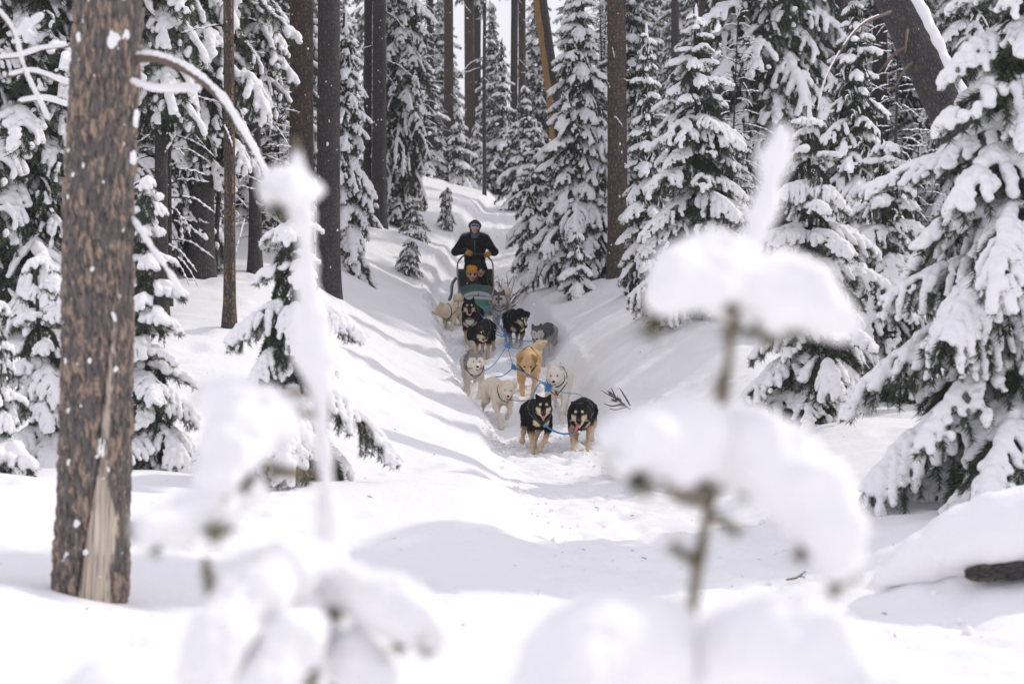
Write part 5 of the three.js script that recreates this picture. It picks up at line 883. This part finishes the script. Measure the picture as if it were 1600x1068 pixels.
// ---------------------------------------------------------------- the sled
const SL = { d: 36.1, x: trailX(36.1) + 0.03 };
const sledSlope = Math.atan((ground(trailX(37.3), 37.3) - ground(trailX(34.9), 34.9)) / 2.4);
const sledYaw = Math.atan2(trailX(35) - trailX(37.2), 2.2) * 0.6;
const ash = std([0.34, 0.27, 0.19], 0.6), metal = std([0.22, 0.22, 0.23], 0.35, { metalness: 0.6 }), plastic = std([0.025, 0.026, 0.028], 0.5);
const greenMat = (() => { const m = std([0.016, 0.062, 0.05], 0.75); m.side = THREE.DoubleSide; return m; })();
const sled = thing('dog_sled', 'wooden dog sled with a dark green basket, carrying two seated passengers', 'sled', V(SL.x, ground(SL.x, SL.d) + 0.0, -SL.d));
sled.rotation.set(sledSlope, sledYaw, 0, 'YXZ'); sled.updateMatrixWorld(true);
{ // sled frame: +z forward (to the dogs), y up
  const rod = (pts, r, mat, name, n = 8, parent = sled) => obj(name, tube(pts.length > 2 ? smoothPts(pts, 20) : pts, Array(pts.length > 2 ? 21 : 2).fill(r), n), mat, parent);
  for (const q of [-1, 1]) {
    rod([V(q * 0.27, 0.03, -1.45), V(q * 0.27, 0.03, 0.4), V(q * 0.27, 0.06, 0.85), V(q * 0.25, 0.2, 1.12), V(q * 0.2, 0.32, 1.2)], 0.024, ash, 'runner');
    rod([V(q * 0.27, 0.006, -1.45), V(q * 0.27, 0.006, 0.4), V(q * 0.27, 0.035, 0.87)], 0.018, plastic, 'runner_shoe');
    for (const [z, h, w] of [[-0.8, 0.78, 0.345], [-0.25, 0.56, 0.335], [0.35, 0.4, 0.31]]) rod([V(q * 0.27, 0.04, z + 0.02), V(q * w, h, z - 0.1)], 0.02, ash, 'stanchion');
    rod([V(q * 0.345, 0.78, -0.9), V(q * 0.335, 0.55, -0.35), V(q * 0.31, 0.4, 0.3), V(q * 0.2, 0.33, 1.15)], 0.017, ash, 'side_rail');
    rod([V(q * 0.345, 0.76, -0.88), V(q * 0.33, 0.9, -0.95), V(q * 0.24, 1.02, -1.0), V(q * 0.15, 1.05, -1.0)], 0.014, plastic, 'handle_arm');
    rod([V(q * 0.28, 0.24, -0.82), V(q * 0.28, 0.22, 0.4), V(q * 0.24, 0.24, 0.95)], 0.016, ash, 'basket_rail');
  }
  rod([V(-0.3, 0.95, -0.97), V(-0.2, 1.04, -1.0), V(0, 1.06, -1.0), V(0.2, 1.04, -1.0), V(0.3, 0.95, -0.97)], 0.015, plastic, 'handlebar');
  for (const z of [-0.82, -0.25, 0.35, 0.9]) rod([V(-0.27, 0.22, z), V(0.27, 0.22, z)], 0.018, ash, 'crosspiece');
  for (let i = -2; i <= 2; i++) obj('slat', new THREE.BoxGeometry(0.06, 0.014, 1.75).translate(i * 0.1, 0.245, 0.05), ash, sled);
  // brush bow in front
  rod([V(-0.3, 0.3, 0.9), V(-0.26, 0.33, 1.12), V(-0.12, 0.36, 1.3), V(0.12, 0.36, 1.3), V(0.26, 0.33, 1.12), V(0.3, 0.3, 0.9)], 0.026, std([0.42, 0.43, 0.44], 0.5), 'brush_bow', 10);
  obj('brake_bar', new THREE.BoxGeometry(0.4, 0.03, 0.05).translate(0, 0.07, -1.25), metal, sled);
  obj('drag_mat', new THREE.BoxGeometry(0.3, 0.02, 0.4).translate(0, 0.05, -1.0), plastic, sled);
  // cloth basket: a tub with soft creases
  const sheet = (nu, nv, fn, name, mat = greenMat, parent = sled) => { const b = mb(); for (let j = 0; j <= nv; j++) for (let i = 0; i <= nu; i++) { const p = fn(i / nu, j / nv); b.p.push(p.x, p.y, p.z); } const w = nu + 1; for (let j = 0; j < nv; j++) for (let i = 0; i < nu; i++) { const q = j * w + i; b.i.push(q, q + 1, q + w, q + 1, q + w + 1, q + w); } return obj(name, mkGeo(b), mat, parent); };
  const topY = (z) => z > 0.3 ? lerp(0.4, 0.34, (z - 0.3) / 0.85) : lerp(0.4, 0.78, Math.pow((0.3 - z) / 1.2, 0.9));
  const wid = (z) => z > 0.3 ? lerp(0.30, 0.22, (z - 0.3) / 0.85) : lerp(0.30, 0.335, (0.3 - z) / 1.2);
  const basket = sheet(40, 60, (u, v) => { // cross-section from one side rail, under, to the other; v runs rear -> front
    const z = lerp(-0.88, 1.12, v), a = (u - 0.5) * 2, w = wid(z), ty = topY(z), k = Math.pow(Math.abs(a), 1.6);
    return V(w * Math.sin(a * Math.PI / 2) * (1 - 0.08 * (1 - k)), 0.265 + (ty - 0.265) * Math.pow(Math.abs(a), 3.2) + 0.007 * noise(u * 14, v * 22, 2), z);
  }, 'basket');
  basket.name = 'basket';
  sheet(30, 12, (u, v) => V(lerp(-1, 1, u) * wid(-0.88), lerp(0.25, 0.78, v), -0.885 - 0.02 * noise(u * 8, v * 5, 1)), 'basket_back');
  // cover over the passengers' legs and up the front, with a pale lower panel behind the bow
  sheet(36, 40, (u, v) => { const a = (u - 0.5) * 2, z = lerp(0.08, 1.12, v), w = wid(z) * 0.99, hump = (0.0 * (1 - v) + 0.05) * Math.cos(a * Math.PI / 2); return V(w * a, topY(z) + 0.012 + hump + 0.05 * noise(u * 5, v * 6, 3) * Math.cos(a * 1.5) + 0.014 * noise(u * 18, v * 14, 7), z); }, 'cover');
  sheet(30, 14, (u, v) => { const a = (u - 0.5) * 2; return V(0.235 * a, lerp(0.16, 0.42, v) - 0.06 * a * a, 1.14 + 0.1 * (1 - a * a) - 0.03 * v + 0.012 * noise(u * 9, v * 6, 5)); }, 'front_panel', (() => { const m = std([0.10, 0.26, 0.18], 0.7); m.side = THREE.DoubleSide; return m; })());
  sheet(30, 6, (u, v) => { const a = (u - 0.5) * 2; return V(0.24 * a, lerp(0.40, 0.475, v) - 0.06 * a * a, 1.215 - 0.09 * a * a - 0.1 * v); }, 'front_band', (() => { const m = std([0.36, 0.38, 0.39], 0.7); m.side = THREE.DoubleSide; return m; })());
  obj('red_tab', tube([V(0.02, 0.38, 1.245), V(0.02, 0.46, 1.17)], [0.01, 0.01], 6), redMat, sled);
  // snow hook and line hung at the left rear stanchion
  rod([V(-0.36, 0.62, -0.8), V(-0.44, 0.5, -0.78), V(-0.46, 0.3, -0.7), V(-0.5, 0.2, -0.6)], 0.03, std([0.2, 0.2, 0.22], 0.8), 'rolled_bag', 10);
}
// ---------------------------------------------------------------- people
const CL = { coat: [0.010, 0.0105, 0.013], skin: [0.62, 0.37, 0.28], lip: [0.4, 0.13, 0.12], fur: [0.13, 0.095, 0.055], dark: [0.02, 0.02, 0.022], scarf: [0.12, 0.15, 0.19], yellow: [0.50, 0.26, 0.045], orange: [0.55, 0.24, 0.035], brown: [0.06, 0.038, 0.024], plum: [0.05, 0.022, 0.035] };
const clothMat = new THREE.MeshPhysicalMaterial({ vertexColors: true, roughness: 0.95, specularIntensity: 0.1 });
const lensMat = new THREE.MeshPhysicalMaterial({ color: new THREE.Color().setRGB(0.035, 0.03, 0.22), roughness: 0.08, clearcoat: 1, metalness: 0.3 }), frameMat = std([0.55, 0.53, 0.52], 0.6), shadeMat = std([0.01, 0.01, 0.012], 0.12);
const W3 = (o, p) => p.applyMatrix4(o.matrixWorld);
// a head with its face, in its own frame: +z faces forward, origin at the middle of the head; total height 0.235
function headField(cell = 0.007) {
  const f = new Field(cell, 130);
  f.add(V(0, 0.035, -0.012), V(0, 0.03, 0.012), 0.083, 0.077, 'skin'); f.add(V(0, -0.02, 0.02), V(0, -0.055, 0.03), 0.062, 0.05, 'skin'); f.add(V(0, -0.085, 0.05), V(0, -0.088, 0.046), 0.026, 0.024, 'skin');
  for (const q of [-1, 1]) { f.add(V(q * 0.034, -0.012, 0.057), V(q * 0.04, -0.025, 0.05), 0.024, 0.024, 'skin'); f.add(V(q * 0.03, 0.026, 0.072), V(q * 0.012, 0.024, 0.076), 0.012, 0.012, 'skin'); f.add(V(q * 0.079, 0.012, -0.002), V(q * 0.078, -0.02, 0.0), 0.015, 0.01, 'skin'); }
  f.add(V(0, 0.015, 0.083), V(0, -0.02, 0.104), 0.009, 0.014, 'skin'); for (const q of [-1, 1]) f.add(V(q * 0.011, -0.023, 0.092), V(q * 0.011, -0.023, 0.092), 0.010, 0.010, 'skin');
  f.add(V(-0.017, -0.052, 0.08), V(0.017, -0.052, 0.08), 0.008, 0.008, 'lip'); f.add(V(-0.014, -0.061, 0.078), V(0.014, -0.061, 0.078), 0.009, 0.009, 'lip');
  return f;
}
const colourBy = (map, jitter = 0.12) => (x, y, z, a, b, c, f) => { const t = f.nearest(x, y, z).tag, q = map(t, x, y, z), w = 1 + jitter * noise(x * 45, y * 45, z * 45); return q.map((v) => v * w); };
// fingers curled round a bar along x: root of the glove at the wrist, palm above, thumb below
function gloveField(q) {
  const f = new Field(0.005, 210);
  f.add(V(0, 0.0, -0.05), V(0, 0.012, -0.012), 0.03, 0.034, 'glove'); f.add(V(-0.022, 0.018, -0.01), V(0.022, 0.018, -0.01), 0.022, 0.02, 'glove');
  [[-0.034, 0.92], [-0.011, 1.05], [0.012, 1.0], [0.034, 0.82]].forEach(([x, k]) => { const p = [V(x, 0.026, 0.006), V(x * 1.05, 0.022 * k, 0.036 * k), V(x * 1.05, -0.006, 0.048 * k), V(x, -0.026 * k, 0.034)]; for (let i = 0; i < 3; i++) f.add(p[i], p[i + 1], 0.0125 - i * 0.001, 0.0118 - i * 0.001, 'glove'); });
  const T = [V(q * -0.03, 0.004, -0.02), V(q * -0.052, -0.012, 0.0), V(q * -0.046, -0.026, 0.022)]; for (let i = 0; i < 2; i++) f.add(T[i], T[i + 1], 0.0145 - 0.001 * i, 0.013, 'glove');
  f.add(V(0, -0.004, -0.10), V(0, 0, -0.05), 0.04, 0.036, 'cuff'); // cuff of the glove
  return f;
}
{ // the musher stands on the runners, leaning in, hands on the bar
  const base = V(0, 0.03, -1.24).applyMatrix4(sled.matrixWorld), o = thing('person', 'person in a black fur-collared parka with ski goggles, standing behind the sled holding its bar', 'person', base);
  o.rotation.y = sledYaw * 0.5; o.updateMatrixWorld(true);
  const inv = o.matrixWorld.clone().invert(), S = (x, y, z) => V(x, y, z).applyMatrix4(sled.matrixWorld).applyMatrix4(inv);
  const f = new Field(0.0135, 85), hl = S(-0.12, 1.085, -1.04), hr = S(0.24, 1.06, -1.03);
  const add = (a, b, ra, rb, t = 'coat', sy, sx) => f.add(a, b, ra, rb, t, sy, sx);
  // legs
  for (const q of [-1, 1]) { const hip = V(q * 0.095, 0.8, -0.06), knee = V(q * 0.15, 0.44, 0.03), ank = V(q * 0.25, 0.1, -0.1); add(hip, knee, 0.098, 0.072, 'trouser'); add(knee, ank, 0.07, 0.056, 'trouser'); add(V(q * 0.25, 0.06, -0.12), V(q * 0.26, 0.045, 0.08), 0.056, 0.048, 'boot'); }
  // torso
  add(V(0, 0.74, -0.06), V(0, 0.92, -0.04), 0.165, 0.16, 'coat', 1, 1.25); add(V(0, 0.95, -0.03), V(0, 1.2, 0.06), 0.155, 0.175, 'coat', 1, 1.28); add(V(-0.16, 1.30, 0.09), V(0.16, 1.30, 0.09), 0.092, 0.092, 'coat'); add(V(0, 1.28, 0.09), V(0, 1.40, 0.14), 0.1, 0.065, 'scarf');
  // arms: elbows out, forearms in to the bar
  const arm = (q, h) => { const sh = V(q * 0.21, 1.30, 0.08), el = V(q * 0.38, 1.06, 0.05), wr = h.clone().add(V(q * 0.06, 0.03, -0.075)); add(sh, el, 0.09, 0.076, 'coat'); add(el, wr, 0.076, 0.055, 'coat'); return [el, wr]; };
  const A = arm(-1, hl), B = arm(1, hr);
  obj('body', f.mesh({ bump: (x, y, z) => 0.006 * noise(x * 11, y * 16, z * 11) + 0.003 * noise(x * 34, y * 40, z * 34), color: colourBy((t) => t === 'scarf' ? CL.scarf : t === 'boot' ? CL.dark : t === 'trouser' ? [0.018, 0.019, 0.024] : CL.coat, 0.35) }), clothMat, o);
  // head, turned to the camera
  const hm = new THREE.Group(); hm.name = 'head'; hm.position.set(0.0, 1.52, 0.17); hm.rotation.set(-0.12, 0.03, -0.05); hm.scale.setScalar(1.06); o.add(hm);
  obj('face', headField().mesh({ color: colourBy((t, x, y) => t === 'lip' && y < -0.047 && y > -0.069 && Math.abs(x) < 0.024 ? CL.lip : CL.skin, 0.08) }), MAT.vcol, hm);
  { const g = new Field(0.007, 120); g.add(V(0, 0.066, -0.022), V(0, 0.062, 0.006), 0.089, 0.085, 'cap'); g.add(V(-0.05, 0.045, -0.03), V(0.05, 0.045, -0.03), 0.07, 0.07, 'cap'); g.add(V(0, 0.01, -0.05), V(0, -0.05, -0.045), 0.068, 0.05, 'hair'); for (const q of [-1, 1]) g.add(V(q * 0.07, 0.03, -0.02), V(q * 0.07, -0.06, -0.025), 0.028, 0.02, 'hair'); obj('beanie', g.mesh({ bump: (x, y, z) => 0.003 * noise(x * 60, y * 60, z * 60), color: colourBy((t, x, y, z) => t === 'hair' ? CL.brown : [0.05, 0.047, 0.04], 0.3) }), clothMat, hm); }
  { // goggles: pale frame, blue-violet lens, strap
    const lens = new THREE.SphereGeometry(0.093, 28, 16, Math.PI / 2 - 0.78, 1.56, 1.2, 0.52); lens.scale(0.95, 1, 0.98); lens.translate(0, 0.012, 0.012); const gg = obj('goggles', lens, lensMat, hm);
    const rim = []; for (let i = 0; i <= 40; i++) { const t = i / 40 * 2 * Math.PI, u = Math.sin(t), ph = 0.82 * Math.sign(Math.cos(t)) * Math.pow(Math.abs(Math.cos(t)), 0.6), th = 0.29 * Math.sign(u) * Math.pow(Math.abs(u), 0.6), notch = u < 0 ? 0.014 * Math.exp(-((ph / 0.22) ** 2)) : 0; rim.push(V(Math.sin(ph) * 0.091, 0.02 + th * 0.1 + notch, Math.cos(ph) * 0.094 + 0.012)); } obj('frame', tube(rim, rim.map(() => 0.007), 7, { caps: false }), frameMat, gg);
    const st = []; for (let i = 0; i <= 24; i++) { const a = -0.85 - (2 * Math.PI - 1.7) * i / 24; st.push(V(Math.sin(a) * 0.097, 0.03, Math.cos(a) * 0.107)); } obj('strap', tube(st, st.map(() => 0.012), 6), std([0.03, 0.03, 0.06], 0.7), gg);
  }
  { // fur rim of the hood lying on the shoulders
    const g = new Field(0.011, 70), N = 22, P = []; for (let i = 0; i <= N; i++) { const a = lerp(-0.62 * Math.PI, 0.62 * Math.PI, i / N) ; P.push(V(Math.sin(a) * 0.205, 1.365 - 0.05 * Math.abs(Math.sin(a)) + 0.05 * -Math.min(0, Math.cos(a)) + (Math.abs(a) > 1.3 ? -0.0 : 0.03), 0.07 - Math.cos(a) * 0.12)); }
    for (let i = 0; i < N; i++) g.add(P[i], P[i + 1], 0.05, 0.05); const hoodG = g.mesh({ bump: (x, y, z) => 0.012 * noise(x * 30, y * 30, z * 30), color: (x, y, z) => mix3(CL.fur, [0.02, 0.017, 0.014], clamp(0.55 + 0.9 * noise(x * 26, y * 26, z * 26), 0, 1)) });
    const hood = obj('hood_fur', hoodG, clothMat, o), b = mb(), r = rnd(8), Q = hoodG.attributes; for (let i = 0; i < 1400; i++) { const k = Math.floor(r() * Q.position.count), p = V(Q.position.getX(k), Q.position.getY(k), Q.position.getZ(k)), n = V(Q.normal.getX(k), Q.normal.getY(k), Q.normal.getZ(k)), e = p.clone().addScaledVector(n, 0.02 + 0.03 * r()).add(V((r() - 0.5) * 0.02, (r() - 0.5) * 0.02, 0)), w = V().crossVectors(n, V(r() - 0.5, r() - 0.5, r() - 0.5)).normalize().multiplyScalar(0.0035), m = b.p.length / 3, c = mix3(CL.fur, [0.25, 0.2, 0.13], r()); b.p.push(p.x - w.x, p.y - w.y, p.z - w.z, p.x + w.x, p.y + w.y, p.z + w.z, e.x, e.y, e.z); for (let j = 0; j < 3; j++) { b.n.push(n.x, n.y, n.z); b.c.push(...c); } b.i.push(m, m + 1, m + 2); } obj('fur_hair', mkGeo(b), furMat2, hood).userData.kind = 'stuff';
  }
  // gloves on the bar
  for (const [q, h, [, wr]] of [[-1, hl, A], [1, hr, B]]) { const g = gloveField(-q).mesh({ color: colourBy((t) => t === 'cuff' ? [0.46, 0.25, 0.06] : CL.yellow, 0.2) }), m = obj('glove', g, clothMat, o); m.position.copy(h).add(V(0, -0.008, -0.012)); const dv = V().subVectors(h, wr).normalize(); m.rotation.set(0.45, Math.atan2(dv.x, dv.z) * 0.8, q * 0.25, 'YXZ'); m.scale.setScalar(1.22); }
  // zip and pocket flaps of the coat
  obj('zip', tube(smoothPts([V(0.0, 1.27, 0.262), V(0.0, 1.15, 0.26), V(0, 0.98, 0.15)], 10), Array(11).fill(0.006), 5), metal, o);
}
function passenger(label, p, hatMap, hatField, glasses, coatC, seed, yaw, roll) {
  const o = thing('person', label, 'person', V(...p).applyMatrix4(sled.matrixWorld)); o.rotation.set(sledSlope, sledYaw + yaw, roll, 'YXZ'); o.updateMatrixWorld(true);
  const f = new Field(0.0145, 85); // reclining in the basket, legs stretched forward under the cover
  f.add(V(0, 0.1, 0.02), V(0, 0.36, -0.1), 0.125, 0.13, 'coat', 1, 1.15); f.add(V(-0.11, 0.44, -0.13), V(0.11, 0.44, -0.13), 0.07, 0.07, 'coat'); f.add(V(0, 0.46, -0.12), V(0, 0.55, -0.09), 0.06, 0.055, 'scarf');
  for (const q of [-1, 1]) { f.add(V(q * 0.08, 0.09, 0.05), V(q * 0.085, 0.17, 0.42), 0.078, 0.06, 'coat'); f.add(V(q * 0.085, 0.17, 0.42), V(q * 0.08, 0.07, 0.72), 0.058, 0.045, 'coat'); f.add(V(q * 0.15, 0.42, -0.12), V(q * 0.17, 0.2, 0.06), 0.06, 0.05, 'coat'); f.add(V(q * 0.17, 0.2, 0.06), V(q * 0.04, 0.22, 0.22), 0.05, 0.04, 'coat'); f.add(V(q * 0.08, 0.07, 0.72), V(q * 0.08, 0.14, 0.74), 0.045, 0.04, 'coat'); }
  obj('body', f.mesh({ bump: (x, y, z) => 0.006 * noise(x * 14 + seed, y * 16, z * 14), color: colourBy((t) => t === 'scarf' ? CL.brown : coatC, 0.3) }), clothMat, o);
  for (const q of [-1, 1]) { const m = obj('glove', gloveField(-q).mesh({ color: colourBy(() => CL.dark, 0.2) }), clothMat, o); m.position.set(q * 0.04, 0.235, 0.25); m.rotation.set(0.5, -q * 0.8, 0); }
  const hm = new THREE.Group(); hm.name = 'head'; hm.position.set(0, 0.635, -0.06); hm.rotation.set(-0.12, 0.05, 0); hm.scale.setScalar(1.08); o.add(hm);
  obj('face', headField().mesh({ color: colourBy((t, x, y) => t === 'lip' && y < -0.047 && y > -0.069 && Math.abs(x) < 0.024 ? CL.lip : CL.skin, 0.08) }), MAT.vcol, hm);
  const g = new Field(0.007, 120); hatField(g); obj('hat', g.mesh({ bump: (x, y, z) => 0.0035 * noise(x * 70, y * 40, z * 70), color: colourBy(hatMap, 0.2) }), clothMat, hm);
  const gl = obj('sunglasses', merge([-1, 1].map((q) => { const s = new THREE.SphereGeometry(0.026, 14, 10); s.scale(1.05, 0.82, 0.28); s.translate(q * 0.033, 0.012, 0.088); return s; })), shadeMat, hm);
  obj('frame', merge([tube([V(-0.02, 0.02, 0.098), V(0.02, 0.02, 0.098)], [0.004, 0.004], 5), tube([V(-0.06, 0.018, 0.085), V(-0.086, 0.018, 0)], [0.004, 0.004], 5), tube([V(0.06, 0.018, 0.085), V(0.086, 0.018, 0)], [0.004, 0.004], 5)]), shadeMat, gl);
}
passenger('passenger in an orange knit beanie and dark sunglasses, front left in the sled', [-0.075, 0.06, -0.14], (t) => t === 'hair' ? [0.1, 0.06, 0.03] : CL.orange, (g) => { g.add(V(0, 0.075, -0.02), V(0, 0.062, 0.005), 0.09, 0.087, 'hat'); g.add(V(-0.045, 0.13, -0.01), V(0.05, 0.12, -0.02), 0.05, 0.05, 'hat'); for (let i = 0; i < 12; i++) { const a = i / 12 * 6.283, b = (i + 1) / 12 * 6.283; g.add(V(Math.sin(a) * 0.074, 0.048, -0.012 + Math.cos(a) * 0.078), V(Math.sin(b) * 0.074, 0.048, -0.012 + Math.cos(b) * 0.078), 0.021, 0.021, 'hat'); } for (const q of [-1, 1]) g.add(V(q * 0.07, 0.02, -0.02), V(q * 0.08, -0.1, -0.01), 0.026, 0.022, 'hair'); }, true, CL.plum, 3, 0.06, 0);
passenger('passenger in a furry black hat and sunglasses, seated behind in the sled', [0.095, 0.12, -0.5], (t) => t === 'hair' ? CL.dark : [0.012, 0.012, 0.014], (g) => { g.add(V(0, 0.09, -0.03), V(0, 0.08, 0.0), 0.11, 0.105, 'hat'); for (const q of [-1, 1]) g.add(V(q * 0.085, 0.04, -0.02), V(q * 0.09, -0.09, -0.01), 0.042, 0.035, 'hat'); g.add(V(-0.05, 0.075, 0.07), V(0.05, 0.075, 0.07), 0.035, 0.035, 'hat'); g.add(V(0, 0, -0.06), V(0, -0.07, -0.06), 0.07, 0.07, 'hat'); }, true, CL.coat, 5, -0.03, 0);
// ---------------------------------------------------------------- loose snow: clods thrown up along the trail, specks drifting in the air
{
  const r = rnd(31), f = new Field(0.2, 9); for (let i = 0; i < 5; i++) f.add(V(r() - 0.5, r() - 0.5, r() - 0.5), V(r() - 0.5, r() - 0.5, r() - 0.5), 0.45, 0.35);
  const g = f.mesh({ bump: (x, y, z) => 0.15 * noise(x * 3, y * 3, z * 3) }), n = 2600, im = new THREE.InstancedMesh(g, MAT.snow, n), m = new THREE.Matrix4();
  for (let i = 0; i < n; i++) {
    const near = i < 2000, d = near ? 23.2 + r() * 13 : 9 + r() * 40, side = r() < 0.5 ? -1 : 1, x = trailX(d) + (r() < 0.55 ? side * (0.62 + 0.25 * r()) : (r() - 0.5) * 1.3), s = (0.006 + 0.03 * Math.pow(r(), 2.6));
    m.compose(V(x, groundFine(x, d) + s * 0.35, -d), new THREE.Quaternion().setFromEuler(new THREE.Euler(r() * 6, r() * 6, r() * 6)), V(s, s * (0.6 + 0.5 * r()), s)); im.setMatrixAt(i, m);
  }
  im.name = 'snow_clods'; scene.add(im); tag(im, 'loose clods and crumbs of snow scattered along the trail', 'snow', null, 'stuff');
  const fg = new THREE.IcosahedronGeometry(1, 0), N = 1500, fl = new THREE.InstancedMesh(fg, MAT.snow, N);
  for (let i = 0; i < N; i++) { const d = 13 + 34 * Math.sqrt(r()), s = 0.004 + 0.007 * r() * r(); m.compose(at(r() * 1600, r() * 620, d), new THREE.Quaternion(), V(s, s, s)); fl.setMatrixAt(i, m); }
  fl.name = 'falling_snow'; scene.add(fl); tag(fl, 'fine specks of snow drifting down before the dark woods', 'snow', null, 'stuff');
}
{ // needles, bark crumbs and bits of twig on the snow
  const r = rnd(55), g = tube([V(-1, 0, 0), V(0.1, 0.12, 0.1), V(1, 0, 0.1)], [0.1, 0.14, 0.05], 5), n = 420, im = new THREE.InstancedMesh(g, std([0.07, 0.045, 0.03], 0.95), n), m = new THREE.Matrix4();
  for (let i = 0; i < n; i++) { const d = 9 + 36 * Math.pow(r(), 1.2), x = r() < 0.45 ? trailX(d) + (r() - 0.5) * 2.4 : U(r() * 1600, d), s = 0.008 + 0.022 * Math.pow(r(), 4); m.compose(V(x, groundFine(x, d) + 0.003, -d), new THREE.Quaternion().setFromEuler(new THREE.Euler((r() - 0.5) * 0.5, r() * 6.3, (r() - 0.5) * 0.5)), V(s, s, s)); im.setMatrixAt(i, m); }
  im.name = 'bark_litter'; scene.add(im); tag(im, 'tiny bits of bark and twig littering the snow', 'litter', null, 'stuff');
}
scene.traverse((o) => { if (o.isMesh) o.castShadow = o.receiveShadow = true; });
renderer.render(scene, camera);
